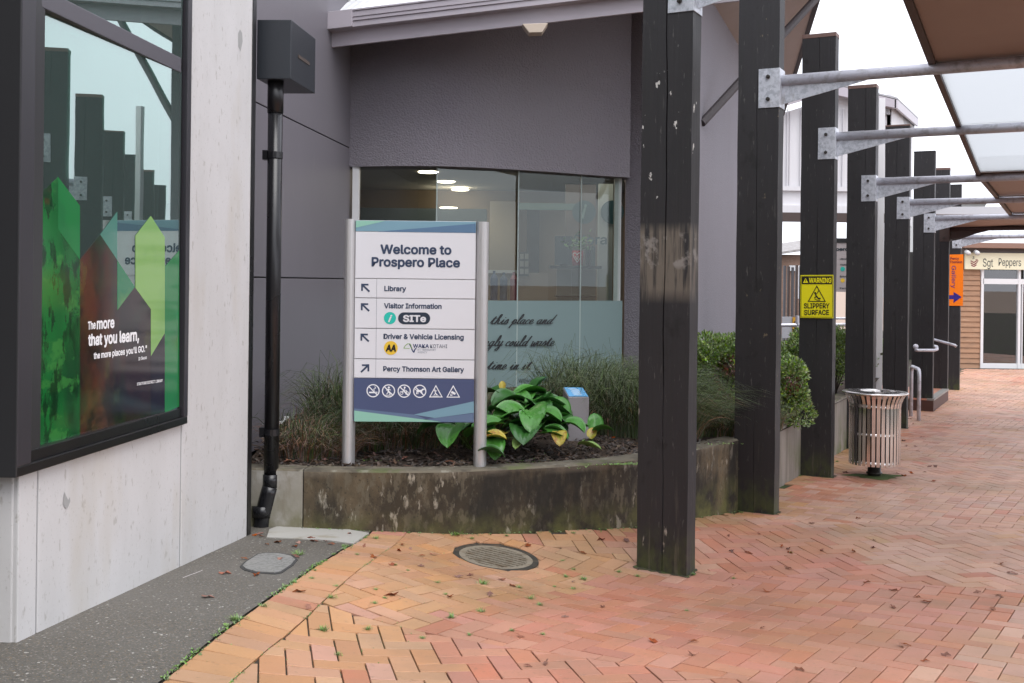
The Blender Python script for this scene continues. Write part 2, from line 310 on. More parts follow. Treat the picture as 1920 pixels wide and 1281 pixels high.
# ---------------------------------------------------------------- ground sheet and paving
def grid_sheet(xs, ys, dz):
    P = np.array([(x, y) for y in ys for x in xs]); z = gz_np(P)+dz
    mb = MB(); mb.v = [(P[i, 0], P[i, 1], z[i]) for i in range(len(P))]; n = len(xs)
    mb.f = [(j*n+i, j*n+i+1, (j+1)*n+i+1, (j+1)*n+i) for j in range(len(ys)-1) for i in range(n-1)]
    return mb
xs = sorted(set(list(np.arange(-20, 40.1, 2.0))+list(np.arange(-3, 6, .12)))); ys = sorted(set(list(np.arange(-20, 50.1, 2.0))+list(np.arange(2.6, 12, .12))))
paving = struct('paving', grid_sheet(xs, ys, -.0115), M['joint'])
far = MB(); zo = gz(0, 50)-.35
far.poly([(-600, -600, zo), (600, -600, zo), (600, 900, zo), (-600, 900, zo)]); struct('ground', far, M['ground'])

def line_pts(a, b): return np.array(gp(*a))[:2], np.array(gp(*b))[:2]
EA, EB = line_pts((300, 1281), (690, 1003))      # edge between the dark strip and the pavers
ed = (EB-EA)/np.linalg.norm(EB-EA); en = np.array([ed[1], -ed[0]])   # en points to the right (pavers)
def side(p): return float(np.dot(np.asarray(p)-EA, en))
# dark aggregate strip
def strip_sheet(s0, s1, t0, t1, dz, ns, nt_):
    mb = MB(); S_ = np.linspace(s0, s1, ns); T_ = np.linspace(t0, t1, nt_)
    P = np.array([EA+ed*s+en*t for s in S_ for t in T_]); z = gz_np(P)+dz
    mb.v = [(P[i, 0], P[i, 1], z[i]) for i in range(len(P))]
    mb.f = [(j*nt_+i, j*nt_+i+1, (j+1)*nt_+i+1, (j+1)*nt_+i) for j in range(ns-1) for i in range(nt_-1)]
    return mb
struct('footpath', strip_sheet(-6, 3.05, -5, -.008, .0, 46, 26), M['asphalt'])
def clip(poly, p0, n):      # keep the side where (p-p0).n >= 0
    out = []
    for i in range(len(poly)):
        a, b = poly[i], poly[(i+1) % len(poly)]; da, db = np.dot(a-p0, n), np.dot(b-p0, n)
        if da >= 0: out.append(a)
        if (da >= 0) != (db >= 0): out.append(a+(b-a)*(da/(da-db)))
    return out
def area(p): return .5*abs(sum(p[i][0]*p[(i+1) % len(p)][1]-p[(i+1) % len(p)][0]*p[i][1] for i in range(len(p))))
def inpoly(p, poly):
    c = False; n = len(poly)
    for i in range(n):
        a, b = poly[i], poly[i-1]
        if (a[1] > p[1]) != (b[1] > p[1]) and p[0] < (b[0]-a[0])*(p[1]-a[1])/(b[1]-a[1])+a[0]: c = not c
    return c
BND = [line_pts((773, 1180), (1300, 1262)), line_pts((1330, 1071), (1900, 1106)), line_pts((1475, 974), (1900, 990)), line_pts((1680, 908), (1900, 915)), line_pts((1760, 856), (1900, 862)),
       line_pts((1780, 826), (1900, 831)), line_pts((1790, 802), (1900, 806)), line_pts((1800, 783), (1900, 786)), line_pts((1805, 765), (1900, 768))]
BL = []
for a, b in BND:
    d = (b-a)/np.linalg.norm(b-a); BL.append((a, d, np.array([-d[1], d[0]])))     # normal points away from the camera
ROWD = np.array([.468, .884]); ROWN = np.array([.884, -.468])
PLX = [(-1.75, 6.72), (-1.12, 6.67), (-.485, 6.69), (0, 6.83), (.5, 7.02), (.855, 7.25), (1.33, 7.70), (1.80, 8.28)]
PLBED = PLX + [(2.44, 9.5), (3.7, 12.0), (9.5, 23.0), (4, 24), (-3, 14)]
DR = gp(930, 1046); DRC = np.array([DR.x, DR.y]); DRR = .262
ang_S, ang_D = math.radians(-32), math.radians(13)
W_ = .1015
def herring(ang, lo, hi):
    ca, sa = math.cos(ang), math.sin(ang); ex = np.array([ca, sa]); ey = np.array([-sa, ca]); out = []
    R_ = int(30/W_)
    cx, cy = 4.5, 12
    for i in range(-240, 240):
        for j in range(-140, 140):
            bx, by = -(i+2*j), -i+2*j
            for (u, v, a, b) in ((bx-2, by, 2, 1), (bx-3, by, 1, 2)):
                c = ex*(u+a/2)*W_+ey*(v+b/2)*W_+np.array([1.0, 6.0])
                if lo <= c[1] <= hi: out.append((c, ex, ey, a*W_, b*W_))
    return out
def visible_zone(c):
    X, Y = c
    if Y > 26.5 or Y < 3.2: return False
    if side(c) < .12: return False
    if X > .62*Y+1.2 or X < -.62*Y: return False
    if inpoly(c, PLBED): return False
    if Y > 12 and np.dot(c-np.array([1.05, 6.3]), ROWN) < -.4: return False
    return True
def gpoly(pts): return [tuple(gp(*q)[:2]) for q in pts]
RED = [gpoly([(773, 1180), (1000, 1118), (1195, 1064), (1290, 1092), (1335, 1066), (1290, 1000), (1195, 1035), (1120, 1005), (1190, 996), (1305, 982), (1465, 976), (1700, 1078), (1925, 1120), (1720, 1278), (2000, 1500), (1000, 1430), (867, 1281)]),
       gpoly([(1500, 905), (1590, 880), (1660, 905), (1560, 940), (1480, 945)]), gpoly([(1690, 800), (1780, 790), (1790, 812), (1700, 830)]), gpoly([(1890, 712), (1925, 706), (1925, 722), (1895, 722)])]
ORANGE_L = gpoly([(200, 1400), (300, 1281), (700, 1000), (1200, 985), (1380, 958), (1500, 890), (1590, 835), (1640, 845), (1560, 910), (1470, 972), (1300, 985), (1130, 1010), (1195, 1062), (773, 1180), (867, 1281), (1000, 1430)])
def colour_of(c):
    q = c + np.random.normal(0, .03, 2)
    if inpoly(q, RED[0]) : return 'red'
    for P in RED[1:]:
        if inpoly(q, P): return 'red' if random.random() < .75 else 'beige'
    if inpoly(q, ORANGE_L): return 'orange' if random.random() < .93 else ('red' if random.random() < .5 else 'beige')
    return 'beige' if random.random() < .9 else ('red' if random.random() < .6 else 'orange')
bricks = []
def zone_of(c):
    k = 0
    for (a, d, n) in BL:
        if np.dot(c-a, n) > 0: k += 1
    return k
for which, ang in (('D', ang_D), ('S', ang_S)):
    for (c, ex, ey, a, b) in herring(ang, 3.0, 26.6):
        if not visible_zone(c): continue
        g = .0025
        poly = [c+ex*(-a/2+g)+ey*(-b/2+g), c+ex*(a/2-g)+ey*(-b/2+g), c+ex*(a/2-g)+ey*(b/2-g), c+ex*(-a/2+g)+ey*(b/2-g)]
        zs = set(zone_of(p) for p in poly)
        for k in zs:
            if (k % 2 == 0) != (which == 'D'): continue
            pl = poly
            if len(zs) > 1:
                if k > 0: pl = clip(pl, BL[k-1][0]+BL[k-1][2]*g, BL[k-1][2])
                if k < len(BL) and len(pl) > 2: pl = clip(pl, BL[k][0]-BL[k][2]*g, -BL[k][2])
            full = len(zs) == 1
            if len(pl) > 2:
                l0 = len(pl); ps = [side(p) for p in pl]
                if min(ps) < .215: pl = clip(pl, EA+en*.215, en); full = False
            dd = np.linalg.norm(c-DRC)
            if dd < .40 and len(pl) > 2:
                if dd < .10: continue
                u_ = (c-DRC)/dd; m0 = min(np.dot(p-DRC, u_) for p in pl)
                if m0 < .256: pl = clip(pl, DRC+u_*.256, u_); full = False
            if len(pl) > 2 and area(pl) > .0006: bricks.append((c, pl, ex, ey, a, b, full))
# soldier course along the edge of the dark strip
for k in range(int(9/.1035)):
    s = -4.2+k*.1035; c = EA+ed*(s+.05)+en*.108
    if inpoly(c, PLBED) or s > 2.95: continue
    pl = [EA+ed*(s+.0015)+en*.004, EA+ed*(s+.0015)+en*.211, EA+ed*(s+.100)+en*.211, EA+ed*(s+.100)+en*.004]
    bricks.append((c, pl, ed, -en, .0985, .207, False))
def score(b):
    c = b[0]; d = Vector((c[0], c[1], gz(*c)-EYE)); x = d.x/d.y*F+CX; y = -d.z/d.y*F+CY
    return (d.y if (-20 < x < 1940 and y < 1300) else 99)
sc_ = [score(b) for b in bricks]; order = np.argsort(sc_)
near = set(int(i) for i in order[:298])
shared = {}
def brick_mesh(poly2, z_off=None):
    """poly2 local 2D; flat top at 0 with a small chamfer"""
    c = sum(poly2)/len(poly2); n = len(poly2)
    ins = [p+(c-p)/max(np.linalg.norm(c-p), 1e-6)*.0028 for p in poly2]
    v = [(p[0], p[1], 0) for p in ins]+[(p[0], p[1], -.0018) for p in poly2]+[(p[0], p[1], -.032) for p in poly2]
    f = [tuple(range(n))]
    for k in range(n):
        f.append((n+k, n+(k+1) % n, (k+1) % n, k)); f.append((2*n+k, 2*n+(k+1) % n, n+(k+1) % n, n+k))
    return v, f
def ccw(p):
    s = sum(p[i][0]*p[(i+1) % len(p)][1]-p[(i+1) % len(p)][0]*p[i][1] for i in range(len(p)))
    return p if s > 0 else p[::-1]
mass = {k: ([], []) for k in ('orange', 'red', 'beige')}
mass_xy = {k: [] for k in mass}
for i, (c, pl, ex, ey, a, b, full) in enumerate(bricks):
    colr = colour_of(c); tilt = np.random.normal(0, .0035, 2); lift = random.gauss(0, .0008)
    if i in near:
        z = gz(*c); h = .05
        gx = (gz(c[0]+h, c[1])-gz(c[0]-h, c[1]))/(2*h)+tilt[0]; gy = (gz(c[0], c[1]+h)-gz(c[0], c[1]-h))/(2*h)+tilt[1]
        nrm = Vector((-gx, -gy, 1)).normalized(); X = Vector((ex[0], ex[1], 0)); X = (X-nrm*X.dot(nrm)).normalized(); Y = nrm.cross(X)
        if full:
            key = (colr, a > b)
            if key not in shared:
                q = ccw([np.array([sx*(a/2-.0025), sy*(b/2-.0025)]) for sx, sy in ((-1, -1), (1, -1), (1, 1), (-1, 1))])
                v, f = brick_mesh(q); me = bpy.data.meshes.new('brick'); me.from_pydata(v, [], f); me.materials.append(M[colr+'_o']); shared[key] = me
            me = shared[key]
        else:
            q = ccw([np.array([np.dot(p-c, ex), np.dot(p-c, ey)]) for p in pl])
            v, f = brick_mesh(q); me = bpy.data.meshes.new('brick'); me.from_pydata(v, [], f); me.materials.append(M[colr+'_o'])
        ob = bpy.data.objects.new('brick', me); COL.objects.link(ob); ob.parent = paving
        R = Matrix((X, Y, nrm)).transposed().to_4x4(); ob.matrix_local = Matrix.Translation((c[0], c[1], z+lift)) @ R
    else:
        pl2 = ccw(pl); v, f = brick_mesh(pl2); V, Fc = mass[colr]; i0 = len(V)
        far_ = c[1] > 15
        if far_: f = f[:1]+[q for k, q in enumerate(f[1:]) if k % 2 == 0]
        cc = c
        V += [(p[0], p[1], p[2]+lift+(p[0]-cc[0])*tilt[0]+(p[1]-cc[1])*tilt[1]) for p in v]; Fc += [tuple(i0+q for q in fa) for fa in f]
for colr, (V, Fc) in mass.items():
    A = np.array(V); A[:, 2] += gz_np(A[:, :2])
    mb = MB(); mb.v = [tuple(r) for r in A]; mb.f = Fc
    o = mesh_obj(colr+'_brick_paving', mb, M[colr+'_s'], parent=paving); o['kind'] = 'stuff'

# ---------------------------------------------------------------- library building on the left: precast wall, corner window
K_L = 4578.0
LA = Vector(((31.8-1175+215)/F*K_L/(1175-31.8), K_L/(1175-31.8), 0)); 
LA = Vector((at(31.8, 1204.6, 4.004).x, 4.004, 0)); LB = Vector((at(462.7, 1005.3, 6.43).x, 6.43, 0))
Lp, Ln = vplane(LA, LB); LT = (LB-LA).normalized(); LNout = Vector((LT.y, -LT.x, 0))     # outward = to the right
def onL(x, y, off=0.0):
    p0 = Lp + LNout*off; d = ray(x, y); t = (p0-ORG).dot(LNout)/d.dot(LNout); return ORG+d*t
def Lloc(p): return (p-LA).dot(LT)
lib = thing('library_building', 'pale precast concrete library building with a big black framed corner window', 'building', (LA.x, LA.y, gz(LA.x, LA.y)))
sL0 = Lloc(onL(62, 600)); 
wz0 = onL(331, 764.4).z; wz0b = onL(200, 838).z-.0   # sill heights
zb = onL(31.8, 890.6).z; zb2 = onL(346.6, 792.5).z
ZB = (zb+zb2)/2                        # underside of the black frame
s_r = Lloc(onL(353, 600)); s_end = (LB-LA).length
TOPZ = EYE+4.2
def LQ(s, z, off=0.0): p = LA+LT*s+LNout*off; return Vector((p.x, p.y, z))
def Lbox(mb, s0, s1, z0, z1, o0, o1):   # a block on the library wall, from offset o0 (inner) to o1 (outer)
    a = LQ(s0, z0, o0); return mb.obox(a, LT*(s1-s0), LNout*(o1-o0), (0, 0, z1-z0))
s_j = Lloc(onL(339.5, 900))
wall = MB()
Lbox(wall, .14, s_j-.005, -1.0, ZB+.02, -.25, -.001); mesh_obj('wall_panel', wall, M['concrete'], lib, bevel=.006)
wall = MB(); Lbox(wall, 0, .128, -1.0, ZB+.02, -.45, .0); mesh_obj('wall_panel', wall, M['concrete'], lib, bevel=.006)
wall = MB(); Lbox(wall, s_j+.005, s_end, -1.0, TOPZ, -.25, 0.0); mesh_obj('wall_panel', wall, M['concrete'], lib, bevel=.008)
wall = MB(); wall.obox(LQ(-.004, -1, -.02), -Vector((1, -.03, 0))*6, (0, .3, 0), (0, 0, ZB+1.02)); mesh_obj('wall_panel', wall, M['concrete'], lib, bevel=.006)
wall = MB(); Lbox(wall, .13, .15, -1, ZB, -.2, -.006); mesh_obj('joint_sealant', wall, M['kerbtop'] if False else material('grey_sealant', (.27, .27, .28), .8), lib)
wall = MB(); Lbox(wall, s_j-.005, s_j+.005, -1, ZB, -.2, -.004); mesh_obj('joint_sealant', wall, bpy.data.materials['grey_sealant'], lib)
# window box: frame proud of the wall
fo = .03
s0w = Lloc(onL(61.5, 600, fo)); s_r = Lloc(onL(354, 600, fo)); s1w = Lloc(onL(341, 600, fo)); gz0 = ZB+.18
zg0 = (onL(62, 843, 0).z+onL(331.6, 764.4, 0).z)/2
fr = MB(); Lbox(fr, -.065, s_r, ZB, zg0-.045, -.1, fo); mesh_obj('window_sill', fr, M['blackmetal'], lib, bevel=.004)
fr = MB(); Lbox(fr, .0, s_r-.05, zg0-.045, zg0, -.1, .018); mesh_obj('window_frame', fr, M['blackmetal'], lib, bevel=.003)
fr = MB(); Lbox(fr, -.065, s0w, zg0-.045, TOPZ, -.1, fo+.001); mesh_obj('window_frame', fr, M['frame_grey'], lib, bevel=.004)
fr = MB(); Lbox(fr, s_r-.05, s_r, zg0-.045, TOPZ, -.1, fo+.001); mesh_obj('window_frame', fr, M['frame_grey'], lib, bevel=.004)
fr = MB(); Lbox(fr, s1w, s_r-.05, zg0-.045, TOPZ, -.1, .004); mesh_obj('window_frame', fr, M['blackmetal'], lib, bevel=.003)
zt = (onL(64.4, 10.5).z+onL(339.6, 138).z)/2; zt2 = (onL(96, 0).z+onL(339.6, 120).z)/2
fr = MB(); Lbox(fr, s0w, s1w, zt, zt+.075, -.1, .012); mesh_obj('window_transom', fr, material('grey_transom', (.085, .08, .095), .36), lib, bevel=.003)
lf = MB(); lf.obox(LQ(-.067, ZB, fo), -Vector((1, -.03, 0))*6, (0, .2, 0), (0, 0, TOPZ-ZB)); mesh_obj('corner_panel', lf, material('dark_metal_panel', (.03, .03, .032), .4), lib, bevel=.004)
M['libglass'] = glass('green_tinted_glass', (.42, .62, .55), (.33), (.72, .84, .81), haze=.10, wav=.03, grazing=.3)
GA, GB = LQ(s0w-.02, 0, -.022), LQ(s1w+.01, 0, .010); GT = (GB-GA).normalized(); GN = Vector((GT.y, -GT.x, 0))
def onG(x, y, off=0.0): d = ray(x, y); t = (GA+GN*off-ORG).dot(GN)/d.dot(GN); return ORG+d*t
for za, zb__ in ((zg0-.02, zt+.01), (zt+.07, TOPZ)):
    gl_ = MB(); gl_.obox(Vector((GA.x, GA.y, za)), GB-GA, -GN*.008, (0, 0, zb__-za)); mesh_obj('window_pane', gl_, M['libglass'], lib)
# room behind the glass
rm = MB(); i0 = LQ(-.3, ZB-.3, -.5)
rm.poly([LQ(-3, -1, -4), LQ(s_end, -1, -4), LQ(s_end, TOPZ, -4), LQ(-3, TOPZ, -4)])
rm.poly([LQ(s_end-.3, -1, -4), LQ(s_end-.3, -1, -.26), LQ(s_end-.3, TOPZ, -.26), LQ(s_end-.3, TOPZ, -4)])
rm.poly([LQ(-3, TOPZ-.2, -4), LQ(s_end, TOPZ-.2, -4), LQ(s_end, TOPZ-.2, -.2), LQ(-3, TOPZ-.2, -.2)])
rm.poly([LQ(-3, .3, -4), LQ(s_end, .3, -4), LQ(s_end, .3, -.26), LQ(-3, .3, -.26)])
rm.poly([LQ(-3, -1, -4), LQ(-3, -1, -.1), LQ(-3, TOPZ, -.1), LQ(-3, TOPZ, -4)])
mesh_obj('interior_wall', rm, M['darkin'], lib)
rf = MB(); Lbox(rf, -.02, s_end+.02, TOPZ, TOPZ+.2, -5, .05); mesh_obj('roof', rf, M['blackmetal'], lib)
wt = MB(); Lbox(wt, s_end-.002, s_end+.06, -1, TOPZ, -.25, .004); mesh_obj('corner_flashing', wt, M['blackmetal'], lib, bevel=.003)
for (x0, y0, x1, y1) in ((131, 312, 164, 334), (171, 311, 189, 325)):
    a = onL(x0, y0, -1.6); b = onL(x1, y1, -1.6); m_ = MB(); m_.obox(a, (b-a), Vector((.10, 0, .0)), Vector((0, 0, .03)))
    o = mesh_obj('ceiling_lamp', m_, bpy.data.materials.get('warm_tube') or material('warm_tube', (.9, .8, .6), .5, emit=((1, .86, .62), 1.8)), None)
    tag(o, 'long glowing ceiling tube behind the library glass, '+('nearer and longer' if x0 < 150 else 'shorter and farther'), 'lamp')
# window film: printed shards behind the glass
def filmmat(nm, c, layers=()): return material(nm, c, .10, layers=layers, spec=.9)
FM = {'dg': filmmat('film_dark_green', (.008, .05, .02), [((.010, .17, .035), (2.5, 2.5, 1.2), 3, .40, .62, .95), ((.05, .24, .05), (5, 5, 9), 7, .54, .60, .6), ((.004, .02, .01), (12, 12, 5), 5, .52, .6, .85), ((.3, .10, .02), 3, 3, .68, .76, .6)]),
      'g': filmmat('film_green', (.015, .19, .05), [((.02, .11, .05), 3, 3, .5, .7, .6)]), 'rb': filmmat('film_maroon', (.022, .012, .012), [((.012, .05, .02), (3, 3, 2), 4, .50, .62, .7), ((.12, .03, .015), (2.5, 2.5, 1.5), 4, .5, .66, .7), ((.10, .11, .02), (5, 5, 3), 4, .56, .7, .6), ((.006, .006, .008), 5, 5, .5, .6, .8)]),
      't': filmmat('film_teal', (.07, .22, .17)), 'l': filmmat('film_lime', (.22, .42, .11), [((.12, .32, .08), 2.5, 3, .5, .7, .6)]), 'g2': filmmat('film_mid_green', (.02, .18, .08), [((.14, .28, .06), 4, 3, .5, .7, .6)]),
      'k': filmmat('film_dark', (.012, .010, .014), [((.04, .06, .03), 5, 4, .55, .7, .7)])}
film = [('dg', [(40, 395), (109, 332), (109, 430), (150, 487), (150, 818), (40, 850)], 0), ('g', [(109, 332), (150, 386), (150, 487), (109, 430)], .002),
        ('rb', [(150, 487), (188, 440), (220, 488), (220, 582), (253, 538), (283, 580), (283, 782), (150, 818)], 0), ('t', [(188, 440), (220, 397), (220, 488)], .002),
        ('g2', [(220, 488), (253, 538), (220, 582)], .002), ('l', [(254, 442), (283, 405), (309, 445), (309, 625), (283, 668), (283, 580), (254, 540)], .002),
        ('g', [(309, 500), (336, 470), (336, 762), (309, 775), (309, 625)], 0), ('k', [(283, 668), (309, 625), (309, 775), (283, 782)], .001)]
for nm, pts, o_ in film:
    m_ = MB(); m_.prism([onG(x, y, .0015+o_*.3) for x, y in pts], -GN*.0006); mesh_obj('window_film', m_, FM[nm], lib)
# lift bump on concrete: two scuffs
# ---------------------------------------------------------------- lettering helpers
try: INTER = bpy.data.fonts.load(bpy.utils.resource_path('LOCAL')+'/datafiles/fonts/Inter.woff2')
except Exception: INTER = None
def text_2d(s, bold=0.0, shear=0.0, font=True, space=1.0):
    bold = 0
    c = bpy.data.curves.new('t', 'FONT'); c.body = s; c.offset = bold; c.shear = shear; c.space_character = space; c.resolution_u = 4
    if INTER and font: c.font = INTER
    o = bpy.data.objects.new('t', c); me = bpy.data.meshes.new_from_object(o)
    bm = bmesh.new(); bm.from_mesh(me); bmesh.ops.triangulate(bm, faces=bm.faces[:]); 
    v = [(q.co.x, q.co.y) for q in bm.verts]; bm.verts.ensure_lookup_table(); f = [tuple(q.index for q in fc.verts) for fc in bm.faces]; bm.free()
    bpy.data.objects.remove(o); bpy.data.curves.remove(c); bpy.data.meshes.remove(me)
    x0 = min(p[0] for p in v); x1 = max(p[0] for p in v)
    return v, f, x0, x1
hv = text_2d('H')[0]; CAPH = max(p[1] for p in hv)
def lettering(name, s, p0, p1, h, hit, mat, parent, bold=.02, shear=0, font=True, capref='H', mirror=False):
    """write s so that its baseline runs from pixel p0 to pixel p1 of the photograph, capitals h pixels tall, on the surface hit(x, y)"""
    v, f, x0, x1 = text_2d(s, bold, shear, font)
    cap = CAPH
    W = x1-x0; mb = MB()
    dx, dy = (p1[0]-p0[0])/W, (p1[1]-p0[1])/W
    offs = [(0, 0)]+([(bold*1.0*math.cos(a), bold*1.0*math.sin(a)) for a in np.arange(8)*math.pi/4] if bold > .008 else [])
    for k, (ox, oy) in enumerate(offs):
        i0 = len(mb.v)
        for (x, y) in v:
            x2, y2 = x+ox, y+oy; q = x2-x0; px = p0[0]+dx*q + y2/cap*h*ROLL; py = p0[1]+dy*q-y2/cap*h
            p = hit(px, py); mb.v.append(tuple(p+(ORG-p).normalized()*.00006*k))
        mb.f += [tuple(i0+t_ for t_ in fc) for fc in f]
    o = mesh_obj(name, mb, mat, parent); o['kind'] = 'stuff' if False else 'thing'; del o['kind']; return o
def decal(name, polys, hit, mat, parent):
    mb = MB()
    for k, p in enumerate(polys): mb.poly([(lambda q: q+(ORG-q).normalized()*.00003*k)(hit(x, y)) for x, y in p])
    return mesh_obj(name, mb, mat, parent)
def ring_px(cx, cy, r, t, n=28):
    out = []
    for k in range(n):
        a, b = 2*math.pi*k/n, 2*math.pi*(k+1)/n
        out.append([(cx+r*math.cos(a), cy+r*math.sin(a)), (cx+r*math.cos(b), cy+r*math.sin(b)), (cx+(r-t)*math.cos(b), cy+(r-t)*math.sin(b)), (cx+(r-t)*math.cos(a), cy+(r-t)*math.sin(a))])
    return out
def disc_px(cx, cy, r, n=28, rx=None): return [[(cx+(rx or r)*math.cos(2*math.pi*k/n), cy+r*math.sin(2*math.pi*k/n)) for k in range(n)]]
def bar_px(x0, y0, x1, y1, t):
    L = math.hypot(x1-x0, y1-y0); nx, ny = -(y1-y0)/L*t/2, (x1-x0)/L*t/2
    return [[(x0+nx, y0+ny), (x1+nx, y1+ny), (x1-nx, y1-ny), (x0-nx, y0-ny)]]
def path_px(pts, t):
    out = []
    for a, b in zip(pts[:-1], pts[1:]): out += bar_px(*a, *b, t)
    return out
def tri_px(cx, cy, r, t):   # hollow triangle
    o = [(cx, cy-r), (cx+r*.98, cy+r*.78), (cx-r*.98, cy+r*.78)]; out = []
    g = (cx, cy+r*.2)
    i_ = [(g[0]+(x-g[0])*(1-t), g[1]+(y-g[1])*(1-t)) for x, y in o]
    for k in range(3): out.append([o[k], o[(k+1) % 3], i_[(k+1) % 3], i_[k]])
    return out
wht = flat('white_print', (240, 240, 242)); lh = lambda x, y: onG(x, y, .0032)
lettering('lettering', 'The', (165, 618), (179, 616), 14, lh, wht, lib, .03); lettering('lettering', 'more', (182, 617), (214, 614), 19, lh, wht, lib, .03)
lettering('lettering', 'that you learn,', (166, 648), (260, 638), 20, lh, wht, lib, .035); lettering('lettering', 'the more places you\'ll GO."', (176, 673), (275, 659), 11, lh, wht, lib, .03)
lettering('lettering', 'Dr Seuss', (260, 676), (275, 673), 6, lh, wht, lib, .02); lettering('lettering', 'STRATFORD DISTRICT LIBRARY', (257, 723), (305, 716), 5, lh, wht, lib, .02)
# patches on the concrete
sm = material('patch_grey', (.36, .36, .355), .8)
decal('repair_patch', [[(118, 945), (121, 922), (124, 930), (128, 938), (131, 932), (132, 940), (127, 952), (123, 954)]], lambda x, y: onL(x, y, .0012), sm, lib)
decal('repair_patch', [[(447, 62), (450, 55), (454, 62), (455, 78), (451, 97), (447, 88)]], lambda x, y: onL(x, y, .0012), sm, lib)

# rainhead and downpipe
rh = thing('rainwater_downpipe', 'black rainwater head and round downpipe in the corner beside the library wall', 'downpipe', (at(490, 1000, 6.5).x, 6.5, gz(-1.5, 6.5)))
A_ = at(481, 148, 6.62); B_ = at(545, 148, 6.62); top = at(481, 37, 6.62)
bx = MB(); bx.obox(A_, (B_-A_), LT*.52, (0, 0, top.z-A_.z)); mesh_obj('rainwater_head', bx, M['rainhead'], rh, bevel=.004)
k0 = B_+LT*.14+LNout*.001+Vector((0, 0, .16)); bx = MB(); bx.obox(k0, LT*.24, LNout*.003, (0, 0, .022)); mesh_obj('overflow_slot', bx, M['slot'], rh)
pc = at(513, 500, 6.72); px_ = pc.x; pr = .046
def P_(x, z): return Vector((x, 6.72, z))
zt_ = at(513, 150, 6.72).z; zb_ = at(505, 895, 6.72).z
pp = MB(); pp.tube([P_(px_, zb_+.0), P_(px_, zt_+.02)], pr, 20); mesh_obj('pipe', pp, M['blackpvc'], rh, smooth=True)
zc = at(505, 212, 6.72).z
pp = MB(); pp.tube([P_(px_, zc), P_(px_, zt_)], pr+.004, 20); mesh_obj('pipe_collar', pp, M['blackpvc'], rh, smooth=True)
pp = MB(); pp.tube([P_(px_, zb_-.06), P_(px_, zb_+.02)], pr+.006, 20); pp.tube([P_(px_, zb_-.055), P_(px_-.012, zb_-.10), P_(px_-.05, zb_-.25), P_(px_-.055, zb_-.30), P_(px_-.055, gz(-1.5, 6.7)-.01)], pr+.008, 20)
pp.tube([P_(px_-.055, gz(-1.5, 6.7)+.06), P_(px_-.055, gz(-1.5, 6.7)+.13)], pr+.016, 20); mesh_obj('pipe_elbow', pp, M['blackpvc'], rh, smooth=True)
for yy in (291, 810):
    z = at(490, yy, 6.72).z; b_ = MB(); b_.box((px_-.075, 6.70, z-.03), (px_-.02, 6.76, z+.03)); b_.tube([P_(px_, z-.02), P_(px_, z+.02)], pr+.004, 16); mesh_obj('pipe_clip', b_, M['blackpvc'], rh)

# slender joined-up handwriting, drawn as strokes (x-height = 1)
CUR = {'k': (.85, [[(0, .1), (.35, 1.3), (.5, 2.1), (.3, 2.15), (.18, 1.1), (.12, 0)], [(.14, .55), (.5, 1.0), (.55, .75), (.25, .55), (.6, 0), (.9, .25)]]), 'e': (.7, [[(0, .3), (.4, .55), (.42, .92), (.2, 1), (.05, .5), (.25, 0), (.75, .3)]]),
 't': (.7, [[(0, .25), (.4, 1.7), (.28, .3), (.45, 0), (.75, .25)], [(.08, 1.2), (.7, 1.3)]]), 'h': (.95, [[(0, .1), (.4, 1.3), (.5, 2.1), (.3, 2.1), (.2, 1), (.1, 0), (.3, .8), (.52, 1), (.52, .3), (.68, 0), (1, .3)]]),
 'i': (.6, [[(0, .25), (.3, 1), (.22, .2), (.38, 0), (.65, .28)], [(.36, 1.38), (.4, 1.5)]]), 's': (.65, [[(0, .2), (.35, 1.1), (.48, .4), (.28, 0), (.03, .12)], [(.28, 0), (.7, .28)]]),
 'p': (.85, [[(0, .3), (.3, 1.05), (.08, -.9), (.28, .7), (.55, 1), (.62, .4), (.3, 0)], [(.4, .02), (.88, .28)]]), 'l': (.55, [[(0, .2), (.4, 1.4), (.42, 2.1), (.24, 2.1), (.13, .5), (.28, 0), (.6, .28)]]),
 'a': (.85, [[(.6, .8), (.3, 1), (.03, .5), (.18, 0), (.48, .4), (.62, 1), (.52, .2), (.66, 0), (.9, .28)]]), 'c': (.65, [[(.5, .8), (.32, 1), (.05, .5), (.22, 0), (.7, .28)]]),
 'n': (.85, [[(0, .2), (.2, 1), (.1, 0), (.33, .85), (.53, .95), (.46, .2), (.62, 0), (.9, .28)]]), 'd': (.9, [[(.6, .8), (.3, 1), (.03, .5), (.18, 0), (.48, .4), (.85, 2.1), (.56, .3), (.68, 0), (.95, .28)]]),
 'g': (.85, [[(.6, .8), (.3, 1), (.03, .5), (.18, 0), (.48, .4), (.6, 1), (.42, -.7), (.12, -.9), (.05, -.6), (.9, .28)]]), 'y': (.8, [[(0, .8), (.14, 1), (.1, .2), (.28, 0), (.52, .6), (.6, 1), (.42, -.7), (.12, -.9), (.05, -.6), (.85, .28)]]),
 'o': (.72, [[(.3, 1), (.03, .5), (.22, 0), (.48, .5), (.3, 1), (.5, .85), (.8, .8)]]), 'u': (.85, [[(0, .3), (.15, 1), (.08, .2), (.22, 0), (.48, .5), (.57, 1), (.5, .2), (.63, 0), (.9, .28)]]),
 'w': (.95, [[(0, .8), (.1, 1), (.08, .1), (.28, 0), (.45, .8), (.48, .1), (.68, 0), (.83, 1), (1, .85)]]), 'm': (1.1, [[(0, .2), (.2, 1), (.1, 0), (.3, .9), (.48, .95), (.43, 0), (.63, .9), (.81, .95), (.75, .2), (.92, 0), (1.15, .28)]]), 'I': (.7, [[(.1, 1.8), (.5, 2), (.3, .4), (.05, .1)]]), ' ': (.55, [])}
